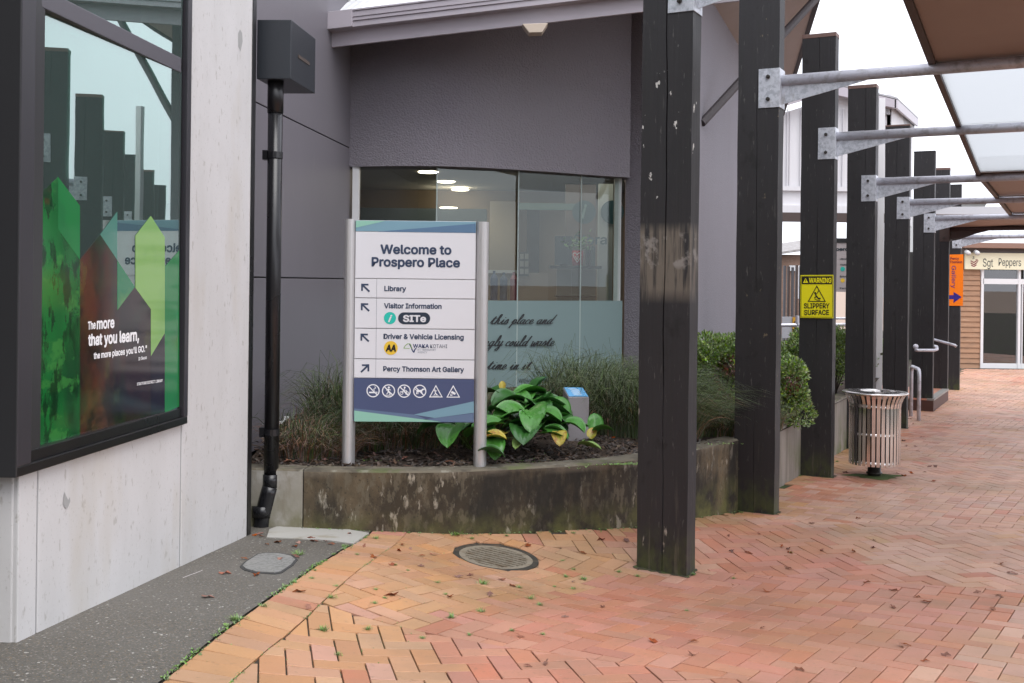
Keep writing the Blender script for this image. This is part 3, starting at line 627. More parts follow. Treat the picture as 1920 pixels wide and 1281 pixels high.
def handwriting(s, xr, y, xh, w, hit, mat, parent, slant=.42):
    total = sum(CUR[ch][0] for ch in s); x = xr-total*w; polys = []
    for ch in s:
        adv, strokes = CUR[ch]
        for st_ in strokes:
            P = [np.array(p) for p in st_]; out = []
            for i in range(len(P)-1):
                p0, p1, p2, p3 = P[max(i-1, 0)], P[i], P[i+1], P[min(i+2, len(P)-1)]
                for k in range(5): u = k/5; out.append(.5*((2*p1)+(-p0+p2)*u+(2*p0-5*p1+4*p2-p3)*u*u+(-p0+3*p1-3*p2+p3)*u**3))
            out.append(P[-1]); q = [(x+p[0]*w+p[1]*slant*w, y-p[1]*xh) for p in out]
            for (ax, ay), (bx, by) in zip(q[:-1], q[1:]):
                dn = abs(by-ay)/(math.hypot(bx-ax, by-ay)+1e-6); polys += bar_px(ax, ay, bx+(bx-ax)*.15, by+(by-ay)*.15, 1.0+1.5*dn*dn)
        x += adv*w
    return decal('lettering', polys, hit, mat, parent)
# ---------------------------------------------------------------- information centre behind the planter
K_C = 5400.0
def cpt(x): Z = K_C/(1175-x); return Vector((at(x, 529, Z).x, Z, 0))
CA, CB = cpt(468), cpt(657); CT = (CB-CA).normalized(); CN = Vector((CT.y, -CT.x, 0))
def onC(x, y, off=0.0): d = ray(x, y); t = (CA+CN*off-ORG).dot(CN)/d.dot(CN); return ORG+d*t
ic = thing('information_centre', 'mauve-grey stucco visitor centre with curved glass front and white sheet roof behind the planter', 'building', (CB.x, CB.y, .6))
zj1 = onC(560, 231).z; zj0 = onC(560, 521.5).z; zcb = onC(468, 850).z-.0
Cl = (CB-CA).length; back = CA-CT*1.2
for (z0, z1) in ((zcb, zj0-.005), (zj0+.005, zj1-.005), (zj1+.005, EYE+3.2)):
    m_ = MB(); m_.obox(Vector((back.x, back.y, z0)), CT*(Cl+1.32), -CN*.05, (0, 0, z1-z0)); mesh_obj('cladding_panel', m_, M['cladding'], ic, bevel=.004)
m_ = MB(); m_.obox(Vector((back.x, back.y, -1.0))-CN*.052, CT*(Cl+1.2), -CN*.2, (0, 0, EYE+4.1)); mesh_obj('backing_wall', m_, material('black_base', (.022, .02, .02), .7), ic)
# curved glass front
GX = [(-1.485, 10.38), (-1.10, 10.30), (-.69, 10.29), (-.33, 10.38), (.018, 10.53), (.35, 10.70), (.676, 10.92), (.95, 11.07), (1.185, 11.22)]
hz = EYE+1.10
def facet(pts):
    return [(Vector((a[0], a[1], 0)), Vector((b[0], b[1], 0))) for a, b in zip(pts[:-1], pts[1:])]
def on_facets(x, y, fac, off=0.0):
    d = ray(x, y); r = d.x/d.y; best = None
    for i, (a, b) in enumerate(fac):
        ra, rb = a.x/a.y, b.x/b.y
        if (r <= rb or i == len(fac)-1) and (r >= ra or i == 0):
            t = b-a; n = Vector((-t.y, t.x, 0)).normalized()
            k = (a-n*off-ORG).dot(n)/d.dot(n); return ORG+d*k
PANES = [(-1.485, 10.36), (-.735, 10.29), (.055, 10.55), (.70, 10.93), (1.165, 11.20)]
FG = facet(PANES)
zs = onC(560, 700).z; zsill = EYE-1.12
M['icglass'] = glass('clear_shop_glass', (.84, .88, .86), .045, (.95, 1, 1), wav=.02)
M['edge'] = material('pale_glass_edge', (.42, .5, .48), .3)
for k, (a, b) in enumerate(FG):
    t = (b-a); n = Vector((-t.y, t.x, 0)).normalized(); g = t.normalized()*.004
    m_ = MB(); m_.obox(Vector((a.x, a.y, zsill))+g, t-2*g, n*.012, (0, 0, hz-zsill+.02)); mesh_obj('window_pane', m_, M['icglass'], ic)
    if k: m_ = MB(); m_.obox(Vector((a.x-.006, a.y-.004, zsill)), (.012, 0, 0), (0, .014, 0), (0, 0, hz-zsill+.02)); mesh_obj('glass_joint', m_, M['edge'], ic)
# white frames at both ends
for xa, xb, nm in ((659, 672, 0), (1150, 1163, 1)):
    Z = 10.36 if nm == 0 else 11.2
    a = at(xa, 529, Z); b = at(xb, 529, Z)
    m_ = MB(); m_.obox(Vector((a.x, Z-.02, zsill-.1)), (b.x-a.x, 0, 0), (0, .07, 0), (0, 0, hz-zsill+.12)); mesh_obj('window_frame', m_, M['white'], ic, bevel=.004)
m_ = MB()
for a, b in FG: t = b-a; n = Vector((-t.y, t.x, 0)).normalized(); m_.obox(Vector((a.x, a.y, zsill-.15))-n*.03, t, n*.1, (0, 0, .15))
mesh_obj('window_sill', m_, M['white'], ic)
# frosted film with the quotation
fz = EYE-(564.3-530)/F*10.7+.0
M['frost'] = bpy.data.materials.new('frosted_film'); M['frost'].use_nodes = True; N = M['frost'].node_tree.nodes; L_ = M['frost'].node_tree.links
b_ = N['Principled BSDF']; b_.inputs['Base Color'].default_value = (.23, .32, .32, 1); b_.inputs['Roughness'].default_value = .6
trn = N.new('ShaderNodeBsdfTransparent'); trn.inputs[0].default_value = (.8, .9, .9, 1); mxs = N.new('ShaderNodeMixShader'); mxs.inputs[0].default_value = .86
L_.new(trn.outputs[0], mxs.inputs[1]); L_.new(b_.outputs[0], mxs.inputs[2]); L_.new(mxs.outputs[0], N['Material Output'].inputs[0])
for a, b in FG:
    t = (b-a); n = Vector((-t.y, t.x, 0)).normalized(); g = t.normalized()*.006
    m_ = MB(); m_.obox(Vector((a.x, a.y, zsill))+g-n*.0025, t-2*g, n*.0015, (0, 0, fz-zsill)); mesh_obj('frosted_film', m_, M['frost'], ic)
gh = lambda x, y: on_facets(x, y, FG, .005)
scr = material('dark_film_letters', (.022, .022, .025), .45)
handwriting('I like this place and', 1035, 607.5, 8.2, 7.3*1.6*.98, gh, scr, ic); handwriting('willingly could waste', 1038, 649, 9, 11.3, gh, scr, ic); handwriting('my time in it', 993, 692.5, 8.6, 11.6, gh, scr, ic)
lettering('lettering', 'William Shakespeare', (972, 717), (1044, 717), 7, gh, scr, ic, -.003)
# bulkhead above the window (curved), wall to the right
BK = [(-1.60, 10.34), (-1.10, 10.22), (-.69, 10.20), (-.33, 10.28), (.018, 10.43), (.35, 10.60), (.676, 10.80), (.95, 10.96), (1.21, 11.08)]
_o = []
for i in range(len(BK)-1):
    p0, p1, p2, p3 = [np.array(BK[max(0, min(len(BK)-1, j))]) for j in (i-1, i, i+1, i+2)]
    for k in range(6): u = k/6; _o.append(tuple(.5*((2*p1)+(-p0+p2)*u+(2*p0-5*p1+4*p2-p3)*u*u+(-p0+3*p1-3*p2+p3)*u**3)))
BK = _o+[BK[-1]]
m_ = MB(); n_ = len(BK); top_ = EYE+3.4
for (x, y) in BK: m_.v += [(x, y, hz), (x, y, top_), (x, y+.3, hz)]
for i in range(n_-1): a = 3*i; m_.f += [(a, a+3, a+4, a+1), (a, a+2, a+5, a+3)]
m_.v += [(1.21, 11.08, hz), (1.21, 11.08, top_), (1.21, 11.6, top_), (1.21, 11.6, hz)]; q = len(m_.v); m_.f.append((q-4, q-1, q-2, q-3))
mesh_obj('curved_bulkhead', m_, M['stucco'], ic, smooth=False)
w2 = MB(); w2.obox((1.185, 11.22, -.4), (.665, -.42, 0), (.02, .25, 0), (0, 0, 6)); mesh_obj('wall', w2, M['stucco'], ic)
WA = Vector((1.85, 10.8, 0)); WD = Vector((.324, .946, 0))
Lw = 9.3
w3 = MB(); a0 = WA
def wz(x, y): # height of the raking soffit line on this wall
    n = Vector((-WD.y, WD.x, 0)); d = ray(x, y); t = (WA-ORG).dot(n)/d.dot(n); return ORG+d*t
t1 = wz(1339.3, 9.4); t2 = wz(1464, 217); sl_ = (t2.z-t1.z)/((t2-t1).xy.length)
sE = (t2-WA).xy.length; zE = t2.z; z0_ = t2.z-sl_*sE
w3.prism([(a0.x, a0.y, -.5), (a0.x+WD.x*sE, a0.y+WD.y*sE, -.5), (a0.x+WD.x*sE, a0.y+WD.y*sE, zE), (a0.x, a0.y, z0_)], (-.25, .08, 0))
mesh_obj('side_wall', w3, M['stucco_side'], ic)
# raking soffit on the walkway side
o1 = at(1528, 0, 12.6); o2 = t2; dirn = (o1-o2)*1.25
w4 = MB(); inner = Vector((a0.x, a0.y, z0_))-(Vector((a0.x+WD.x*sE, a0.y+WD.y*sE, zE))-Vector((a0.x, a0.y, z0_)))*.12
w4.prism([inner, o2, o2+dirn, inner+(o2+dirn-inner)*.02], (0, 0, .12)); mesh_obj('soffit', w4, M['soffit'], ic)
w4 = MB(); sd = (o2+dirn)-o2; w4.obox(o2+Vector((0, 0, -.01)), sd, (.06, 0, 0), (0, 0, .16)); mesh_obj('barge_board', w4, M['strut'], ic)
st = MB(); a = wz(1316, 231); b = at(1531, -4, 12.0); st.tube([a, a+(b-a)*1.15], .045, 10); mesh_obj('brace', st, M['strut'], ic)
# front eave: board and gutter, sheet roof
E0 = at(592, 92, 9.7); E1 = at(1440, -4.5, 8.95); ET = (E1-E0).normalized(); En = Vector((ET.y, -ET.x, 0)).normalized()
eb = MB(); eb.obox(E0-ET*.35, (E1-E0)+ET*.35, -En*.03, (0, 0, .17)); mesh_obj('eave_board', eb, M['gutter'], ic, bevel=.004)
g0 = E0-ET*.12+Vector((0, 0, .135)); gl2 = (E1-E0).length+.12
gm = MB()
for k, (o_, z_, h_, d_) in enumerate(((.0, .0, .05, .10), (.0, .052, .03, .112), (.0, .084, .05, .12), (0, .136, .015, .13))):
    gm.obox(g0+Vector((0, 0, z_)), ET*gl2, En*d_, (0, 0, h_))
mesh_obj('gutter', gm, M['gutter'], ic, bevel=.003)
gm = MB()
gm.obox(g0+Vector((0, 0, -.004))-ET*.01, ET*.52, En*.135, (0, 0, .156)); mesh_obj('gutter_sleeve', gm, M['gutter'], ic, bevel=.004)
rf = MB(); up = (-En*math.cos(math.radians(27))+Vector((0, 0, math.sin(math.radians(27))))); r0 = E0-ET*1.2+Vector((0, 0, .27)); RL = gl2+1.2; pitch = .076
nr = int(RL/pitch*4)
for i in range(nr+1):
    s = i*pitch/4; h = .012*math.sin(2*math.pi*s/pitch); p = r0+ET*s+Vector((0, 0, h)); rf.v += [tuple(p-up*.02), tuple(p+up*3.2)]
    if i: q = 2*i; rf.f.append((q-2, q, q+1, q-1))
mesh_obj('roof', rf, M['roofwhite'], ic, smooth=True)
nn = up.cross(ET).normalized()
if nn.z < 0: nn = -nn
for i in range(int(RL/(pitch*2))):
    for j in range(3):
        p = r0+ET*((i+.5*(j % 2))*pitch*2+pitch/4)+up*(.12+j*.5)+nn*.012
        if j == 0 and i % 2: continue
        b_ = MB(); b_.tube([p, p+nn*.012], .009, 6); mesh_obj('roof_screw', b_, M['screw'], ic)
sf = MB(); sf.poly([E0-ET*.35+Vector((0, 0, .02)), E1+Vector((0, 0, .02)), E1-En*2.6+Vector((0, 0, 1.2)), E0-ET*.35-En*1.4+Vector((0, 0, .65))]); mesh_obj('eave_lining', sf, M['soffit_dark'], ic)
fl = at(1003, 62, 9.1); fx = MB(); fx.prism([fl+Vector((-.11, -.03, .07)), fl+Vector((.11, -.03, .08)), fl+Vector((.06, -.03, .0)), fl+Vector((-.05, -.03, -.005))], (0, .14, 0))
o = mesh_obj('bulkhead_light', fx, material('pale_fitting', (.5, .42, .34), .5), None, origin=tuple(fl), bevel=.005); tag(o, 'small beige wedge-shaped light fitting under the front eave', 'light')
# room inside
zfl, zce, yb = .35, EYE+1.32, 15.5
wl = material('beige_inside_wall', (.30, .235, .18), .7); rm = MB()
rm.poly([(-3.5, yb, zfl), (3.2, yb, zfl), (3.2, yb, zce), (-3.5, yb, zce)]); rm.poly([(-2.2, 10.6, zfl), (-3.5, yb, zfl), (-3.5, yb, zce), (-2.2, 10.6, zce)])
mesh_obj('interior_wall', rm, wl, ic)
rm = MB(); rm.poly([(-1.8, 10.45, zce), (1.10, 11.3, zce), (1.6, 12.0, zce), (3.0, yb, zce), (-3.5, yb, zce)]); mesh_obj('ceiling_panel', rm, material('ceiling_inside', (.36, .35, .34), .8), ic)
rm = MB(); rm.poly([(-1.6, 10.5, zfl), (1.2, 11.3, zfl), (3.15, yb, zfl), (-3.5, yb, zfl)]); mesh_obj('floor_panel', rm, material('carpet_inside', (.06, .06, .07), .9), ic)
def inside(nm, x0, y0, x1, y1, Z, d, mat, parent, bevel=0):
    a = at(x0, y1, Z); b = at(x1, y0, Z); m_ = MB(); m_.box((a.x, Z, a.z), (b.x, Z+d, b.z)); return mesh_obj(nm, m_, mat, parent, bevel=bevel)
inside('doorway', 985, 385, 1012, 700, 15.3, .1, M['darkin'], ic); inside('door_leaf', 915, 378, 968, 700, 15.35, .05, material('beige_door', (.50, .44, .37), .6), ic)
inside('dark_recess', 672, 392, 912, 720, 14.2, .4, material('blue_grey_wall', (.10, .13, .15), .7), ic)
inside('column', 1120, 345, 1150, 600, 12.6, .1, material('pale_column', (.5, .55, .55), .6), ic)
inside('inner_partition', 972, 382, 1085, 393, 13.2, .06, material('teal_band', (.12, .2, .2), .6), ic)
inside('dark_panel', 1058, 345, 1118, 600, 13.8, .1, material('dark_taupe', (.13, .10, .09), .6), ic)
hin = lambda x, y: at(x, y, 12.55)
lg = material('reflected_teal_logo', (.03, .09, .11), .5)  # logos and lettering reflected in the glass, painted as teal decals behind it
dcl = decal('logo_disc', disc_px(1095, 398, 22), hin, lg, ic); decal('logo_disc', disc_px(1148, 398, 22), hin, lg, ic)
lettering('lettering', 'i', (1091, 409), (1099, 409), 24, lambda x, y: at(x, y, 12.53), material('pale_teal', (.2, .32, .32), .5), ic, .03, shear=.3); lettering('lettering', 'Stora', (1076, 458), (1137, 458), 17, hin, lg, ic, .02)
for k, (x, y) in enumerate(((803, 324), (836, 342), (863, 357), (841, 391))):
    d = ray(x, y); t = (zce-.012-EYE)/d.z; p = ORG+d*min(t, 15.0)
    m_ = MB(); m_.lathe((p.x, p.y, p.z), [(.001, 0), (.115, 0), (.125, .012)], 24); o = mesh_obj('downlight', m_, bpy.data.materials.get('downlight_glow') or material('downlight_glow', (.9, .85, .75), .5, emit=((1, .84, .62), 7)), None, origin=tuple(p))
    tag(o, ('round ceiling downlight nearest the curved glass', 'round ceiling downlight second from the glass in the upper row', 'round ceiling downlight at the right end of the upper row', 'lone round ceiling downlight below the row of three')[k], 'light')
al = bpy.data.lights.new('downlight_light', 'AREA'); al.energy = 15; al.size = 3; al.color = (1, .86, .68); ao = bpy.data.objects.new('downlight_light', al); COL.objects.link(ao); ao.location = (0, 13, zce-.05)
# furniture seen through the glass
cab = thing('glass_cabinet', 'glass display cabinet with thin frame behind the right glass pane', 'cabinet', (at(1075, 600, 12.3).x, 12.3, zfl))
inside('top', 1031, 499, 1128, 503, 12.2, .4, M['blackmetal'], cab)
for x in (1042, 1070, 1088, 1117): inside('leg', x, 503, x+2.0, 660, 12.2 if x in (1042, 1117) else 12.55, .012, M['alu'], cab)
inside('shelf', 1042, 555, 1118, 557, 12.2, .4, M['blackmetal'], cab); 
o = inside('glass_side', 1043, 503, 1117, 600, 12.62, .01, material('smoky_cabinet_back', (.25, .24, .22), .3), cab)
mo = thing('monitor', 'dark computer monitor seen behind the glass beside the plant', 'monitor', (at(1060, 498, 12.35).x, 12.35, at(1060, 498, 12.35).z))
inside('screen', 1040, 443, 1073, 497, 12.35, .04, material('blue_black_screen', (.03, .045, .06), .3), mo)
inside('foot', 1050, 495, 1064, 499, 12.3, .12, M['blackmetal'], mo)
pt = thing('pot_plant', 'small leafy plant in a red pot with white heart on the display cabinet', 'plant', tuple(at(1084, 498, 12.25)))
c = at(1083, 498, 12.3); m_ = MB(); m_.lathe(tuple(c), [(.001, 0), (.062, 0), (.066, .17), (.058, .17), (.055, .03)], 24); mesh_obj('pot', m_, material('red_pot', (.5, .015, .03), .4), pt, smooth=True)
hp = lambda x, y: at(x, y, 12.228)
decal('heart', path_px([(1082, 492), (1076, 482), (1074, 477), (1077, 474), (1081, 476), (1082, 479), (1084, 475), (1088, 474), (1090, 478), (1088, 484), (1082, 492)], 1.4)+path_px([(1078, 480), (1082, 487), (1082, 480)], 1)+path_px([(1085, 480), (1083, 487)], 1), hp, wht, pt)
m_ = MB()
for k in range(110):
    p = c+Vector((random.gauss(0, .07), random.gauss(0, .05), .19+abs(random.gauss(.05, .06)))); a = Vector((random.uniform(-1, 1), random.uniform(-1, 1), random.uniform(-.5, .8))).normalized()*.03; b = a.cross(Vector((random.uniform(-1, 1), random.uniform(-1, 1), 1))).normalized()*.017
    m_.poly([p-a, p+b, p+a, p-b])
mesh_obj('foliage', m_, material('houseplant_leaf', (.13, .28, .09), .5), pt)
bk = thing('books', 'dark books standing on end beside the red pot', 'books', tuple(at(1105, 498, 12.3)))
for k, (x0, x1, col) in enumerate(((1098, 1103, (.01, .01, .012)), (1104, 1108, (.012, .014, .016)), (1109, 1116, (.05, .09, .09)))): inside('book', x0, 462, x1, 499, 12.3, .14, material('book_cover', col, .5), bk)
ctr = thing('reception_counter', 'beige reception counter with bottles on it behind the glass', 'counter', (at(950, 600, 13).x, 13, zfl))
inside('counter_body', 915, 512, 1028, 700, 13, .6, material('counter_front', (.33, .27, .22), .6), ctr); inside('counter_top', 913, 507, 970, 512, 12.95, .6, M['white'], ctr)
for k, (x, y, c_) in enumerate(((926, 505, (.04, .07, .16)), (944, 508, (.05, .08, .15)), (963, 507, (.3, .09, .12)))):
    p = at(x, 563, 12.6); m_ = MB(); h = (563-y-3)/F*12.6; m_.lathe(tuple(p), [(.001, 0), (.045, 0), (.045, h*.75), (.016, h*.9), (.016, h)], 14)
    o = mesh_obj('bottle', m_, material('bottle_'+str(k), c_, .3), None, origin=tuple(p)); tag(o, ('navy bottle behind the glass, nearest the sign post', 'blue bottle in the middle of three behind the glass', 'pink-red bottle behind the glass beside the pane joint')[k], 'bottle')
inside('poster_rack', 973, 473, 992, 518, 12.9, .02, material('poster_dark', (.05, .05, .05), .5), ctr)
for i in range(6): inside('poster', 975+9*(i % 2), 476+14*(i//2), 982+9*(i % 2), 486+14*(i//2), 12.88, .01, material('poster_card', (.3, .3, .28), .6), ctr)

# ---------------------------------------------------------------- planter wall (curved) and its bed
TOPP = EYE-1.19
def arc_wall(name, pts, top_z, thick, mats, label, joints, ztop2=None):
    t = thing(name, label, 'wall', (pts[0][0], pts[0][1], top_z-.4))
    P = [Vector((x, y, 0)) for x, y in pts]
    # resample smoothly
    out = []
    for i in range(len(P)-1):
        p0, p1, p2, p3 = P[max(i-1, 0)], P[i], P[i+1], P[min(i+2, len(P)-1)]
        for k in range(8):
            u = k/8; out.append(.5*((2*p1)+(-p0+p2)*u+(2*p0-5*p1+4*p2-p3)*u*u+(-p0+3*p1-3*p2+p3)*u**3))
    out.append(P[-1]); n = len(out); N_ = []
    for i in range(n):
        d = (out[min(i+1, n-1)]-out[max(i-1, 0)]).normalized(); N_.append(Vector((-d.y, d.x, 0)))
    cuts = [0]+joints+[n-1]
    for a, b, mt in zip(cuts[:-1], cuts[1:], mats):
        body, rim = MB(), MB()
        for i in range(a, b+1):
            f = .004 if i == a and a else 0; g = .004 if i == b and b < n-1 else 0
            o = out[i] + ((out[i+1]-out[i]).normalized()*f if f else Vector()) - ((out[i]-out[i-1]).normalized()*g if g else Vector())
            q = o+N_[i]*thick
            body.v += [(o.x, o.y, -1.0), (o.x, o.y, top_z-.012), (q.x, q.y, top_z-.012), (q.x, q.y, -1.0)]
            o2 = o-N_[i]*.0; e = .012
            rim.v += [(o.x, o.y, top_z-.012), (o.x+N_[i].x*e, o.y+N_[i].y*e, top_z), (q.x-N_[i].x*e, q.y-N_[i].y*e, top_z), (q.x, q.y, top_z-.012)]
        m = b-a+1
        for i in range(m-1):
            for k in range(3): A = 4*i+k; body.f.append((A, A+4, A+5, A+1)); rim.f.append((A, A+4, A+5, A+1))
        for i in (0, m-1): body.f.append(tuple(4*i+k for k in range(4))); rim.f.append(tuple(4*i+k for k in range(4)))
        mesh_obj('wall_segment', body, mt, t); mesh_obj('wall_rim', rim, M['kerbtop'], t)
    return out, N_
pw, pwN = arc_wall('planter_wall', PLX, TOPP, .17, [M['kerbwall_pale'], M['kerbwall']], 'curved mould-stained concrete planter wall in front of the visitor centre', [6])
T2 = EYE-1.27
arc_wall('planter_wall', [(1.98, 8.75), (2.44, 9.6), (2.86, 10.4), (3.7, 12.0), (4.8, 14.1)], T2, .15, [material('grey_board_concrete', (.27, .24, .21), .85, layers=[((.16, .14, .11), (8, 8, 1), 5, .45, .65, .8), ((.12, .14, .05), (4, 4, 3), 5, .45, .6, .8, (2, .35, 0))], bump=(40, .4, .004))], 'straight greyish-brown concrete planter wall behind the second and third posts', [])
bed = MB(); nb = 10
inner_ = [p+n*.15 for p, n in zip(pw, pwN)]
backp = [(-1.7, 10.3)]+[]
for i, p in enumerate(inner_):
    u = i/(len(inner_)-1); bk_ = Vector((-1.75+u*5.0, 11.5+.8*u, 0))
    for k in range(nb+1):
        q = p.lerp(bk_, (k/nb)); z = TOPP-.025+min(.18, .055*(q-p).length)+.02*math.sin(q.x*7)*math.cos(q.y*6); bed.v.append((q.x, q.y, z))
nn_ = nb+1
for i in range(len(inner_)-1):
    for k in range(nb): A = i*nn_+k; bed.f.append((A, A+nn_, A+nn_+1, A+1))
mulch = struct('planter_soil', bed, M['soil'])
bed2 = MB(); bed2.poly([(1.7, 8.3, T2-.03), (2.0, 8.7, T2-.03), (4.8, 14.1, T2-.03), (6, 17, T2-.03), (3, 18, T2-.02), (2, 11, T2-.02)]); struct('planter_soil', bed2, M['soil'])
def soil(x, y):
    p = min(((Vector((x, y, 0))-q).length for q in inner_)); return TOPP-.025+min(.18, .055*p)+.02*math.sin(x*7)*math.cos(y*6)
ch = MB(); rr = random.Random(3)
for _ in range(5200):
    i = rr.randrange(len(inner_)); u = rr.random()**1.5; q = inner_[i].lerp(Vector((-1.75+i/(len(inner_)-1)*5.0, 11.5, 0)), u*.5)+Vector((rr.gauss(0, .05), 0, 0))
    if rr.random() < .15: q = q-pwN[i]*.0
    z = soil(q.x, q.y)+rr.uniform(0, .022); a = rr.uniform(0, 6.28); l = rr.uniform(.008, .032); w_ = rr.uniform(.003, .010); tl = rr.gauss(0, .3)
    ax = Vector((math.cos(a), math.sin(a), tl)).normalized()*l; ay = Vector((-math.sin(a), math.cos(a), rr.gauss(0, .4))).normalized()*w_
    p = Vector((q.x, q.y, z)); ch.prism([p-ax-ay, p+ax-ay, p+ax+ay, p-ax+ay], (0, 0, .004))
tag(mesh_obj('bark_mulch', ch, M['bark'], None), 'dark bark chips covering the planter bed', 'mulch', kind='stuff')
pad = [gp(*q, .006) for q in ((500, 1009), (505, 994), (529, 985), (600, 985), (692, 1001), (662, 1021), (612, 1014))]
m_ = MB(); m_.prism(pad, (0, 0, -.05)); struct('concrete_pad', m_, M['pad'])

# ---------------------------------------------------------------- wayfinding sign in the planter
ZS = 6.9
sg = thing('wayfinding_sign', 'tall white and navy welcome sign between two silver posts in the planter', 'sign', (at(773, 870, ZS).x, ZS, TOPP))
def hs(off): return lambda x, y: at(x, y, ZS-off)
def signpost(xl, xr, yt):
    a = at(xl, yt, ZS-.03); b = at(xr, yt, ZS-.03); w_ = b.x-a.x; m_ = MB(); prof = []
    for k in range(13):
        an = math.pi*k/12; prof.append((a.x+w_/2-w_/2*math.cos(an), ZS+.03-.085*math.sin(an)**.7))
    m_.prism([(x, y, TOPP-.3) for x, y in prof], (0, 0, a.z-TOPP+.3)); return mesh_obj('post', m_, M['alu'], sg, bevel=.0)
signpost(644.5, 668, 411); signpost(892.0, 916.5, 416)
def px_rect(x0, y0, x1, y1):    # rectangle upright in the world, corners measured in the photograph
    return [(x0, y0), (x1, y0+(x1-x0)*ROLL), (x1-(y1-y0)*ROLL, y1+(x1-x0)*ROLL), (x0-(y1-y0)*ROLL, y1)]
def panel(nm, x0, y0, x1, y1, mat, o0, o1, yoff=0):
    pts = px_rect(x0, y0, x1, y1); m_ = MB(); m_.prism([at(x, y, ZS-o1) for x, y in pts], (0, o1-o0, 0)); return mesh_obj(nm, m_, mat, sg, bevel=.0015)
wp = material('white_sign_panel', (.70, .70, .74), .35); navy = material('navy_print', S((74, 84, 118)), .4); ink = material('slate_ink', S((52, 66, 92)), .45)
teal = flat('teal_print', (118, 155, 172)); mint = flat('mint_print', (140, 190, 172)); bluep = flat('steel_blue_print', (88, 118, 148)); slateb = flat('mid_slate_print', (96, 116, 145))
panel('sign_back', 667, 413, 893, 790, M['alu'], -.02, .018)
def X_(y): return 667.2-(y-413)*ROLL
cuts = [(413.5, 434.4), (434.4, 522.2), (522.8, 558.6), (559.4, 615.6), (616.4, 672.8), (673.6, 708.8), (709.3, 791)]
names = ['header_panel', 'title_panel', 'destination_panel', 'destination_panel', 'destination_panel', 'destination_panel', 'footer_panel']
for (y0, y1), nm, mt in zip(cuts, names, [teal, wp, wp, wp, wp, wp, navy]): panel(nm, X_(y0), y0, X_(y0)+225.3, y1-.8, mt, .018, .03)
H1 = hs(.0312); H2 = hs(.0322); H3 = hs(.0332)
def sd_(name, polys, mat, lvl=H1): return decal(name, polys, lvl, mat, sg)
sd_('shard_print', [[(667.5, 413.8), (723, 414.4), (667.3, 427)]], mint); sd_('shard_print', [[(892, 419.5), (892, 437), (706, 434.6)]], bluep)
sd_('divider_line', [px_rect(X_(522)+40.3, 522.8, X_(522)+40.9, 708.8)], material('grey_line', (.25, .26, .3), .5))
lettering('lettering', 'Welcome to', (714, 475.3), (845.5, 477), 16.0, H1, ink, sg, .030)
lettering('lettering', 'Prospero Place', (697.5, 499), (861.5, 501), 16.0, H1, ink, sg, .030)
for s, x0, x1, y, h in (('Library', 721, 761, 545.5, 8.8), ('Visitor Information', 720.5, 827.5, 577.8, 8.8), ('Driver & Vehicle Licensing', 719.5, 869, 635.2, 8.8), ('Percy Thomson Art Gallery', 718.8, 869.5, 696, 8.8)):
    lettering('lettering', s, (x0, y), (x1, y+(x1-x0)*ROLL), h, H1, ink, sg, .03)
def arrow(cx, cy, fx):
    s = 7.2; A = [(cx-s*fx, cy-s)]
    return bar_px(cx-s*fx, cy-s+.0, cx+s*fx, cy+s*.9, 3.4)+[[(cx-s*fx-1.2*fx, cy-s-1.2), (cx+s*fx*.75, cy-s-1.0), (cx+s*fx*.75, cy-s+2.2), (cx-s*fx-1.2*fx, cy-s+2.2)], [(cx-s*fx-1.2*fx, cy-s-1.2), (cx-s*fx+2.2*fx, cy-s-1.2), (cx-s*fx+2.2*fx, cy+s*.7), (cx-s*fx-1.2*fx, cy+s*.7)]]
for cx, cy, fx in ((685.5, 540.5, 1), (685, 577, 1), (684.3, 634, 1), (684, 691.5, -1)): sd_('arrow', [q for q in arrow(cx, cy, fx)], ink)
tq = flat('turquoise_print', (34, 186, 170)); pill = flat('dark_pill_print', (38, 50, 66))
sd_('logo_disc', disc_px(731.2, 596.6, 11.4), tq); lettering('lettering', 'i', (728.2, 603.5), (734.8, 603.5), 12, H2, wp, sg, .03, shear=.35)
sd_('logo_pill', [[(757.5+11.2*math.cos(a), 597+11.2*math.sin(a)) for a in np.linspace(math.pi/2, 3*math.pi/2, 14)]+[(795.5+11.2*math.cos(a), 597.3+11.2*math.sin(a)) for a in np.linspace(-math.pi/2, math.pi/2, 14)]], pill)
lettering('lettering', 'SITe', (756.5, 603), (798, 603.5), 11.5, H2, wp, sg, .035)
sd_('logo_disc', disc_px(732.8, 652.6, 13), flat('yellow_print', (228, 190, 60))); lettering('lettering', 'AA', (724, 658.5), (741.5, 658.7), 11.5, H2, flat('black_print', (15, 15, 18)), sg, .045, shear=.15)
gr = flat('logo_green', (120, 160, 70)); nv = flat('logo_navy', (30, 50, 100))
sd_('logo_curve', path_px([(757, 653), (760, 648), (765, 644.5), (769, 645), (771, 649), (772, 654)], 1.2)+path_px([(757, 653), (768, 653.4)], 1), gr)
sd_('logo_curve', path_px([(768, 645), (771, 651), (773, 657), (776, 661), (778, 655), (780.5, 653.5)], 2.2), nv)
lettering('lettering', 'WAKA', (774.5, 652), (804, 652.4), 6.6, H1, nv, sg, .02); lettering('lettering', 'KOTAHI', (806.5, 652.4), (838.5, 652.8), 6.6, H1, ink, sg, 0)
gry = flat('grey_print', (130, 138, 150)); lettering('lettering', 'NZ TRANSPORT', (783, 657.6), (817.5, 658), 3.6, H1, gry, sg, -.008); lettering('lettering', 'AGENCY', (783, 662.5), (801, 662.7), 3.6, H1, gry, sg, -.008)
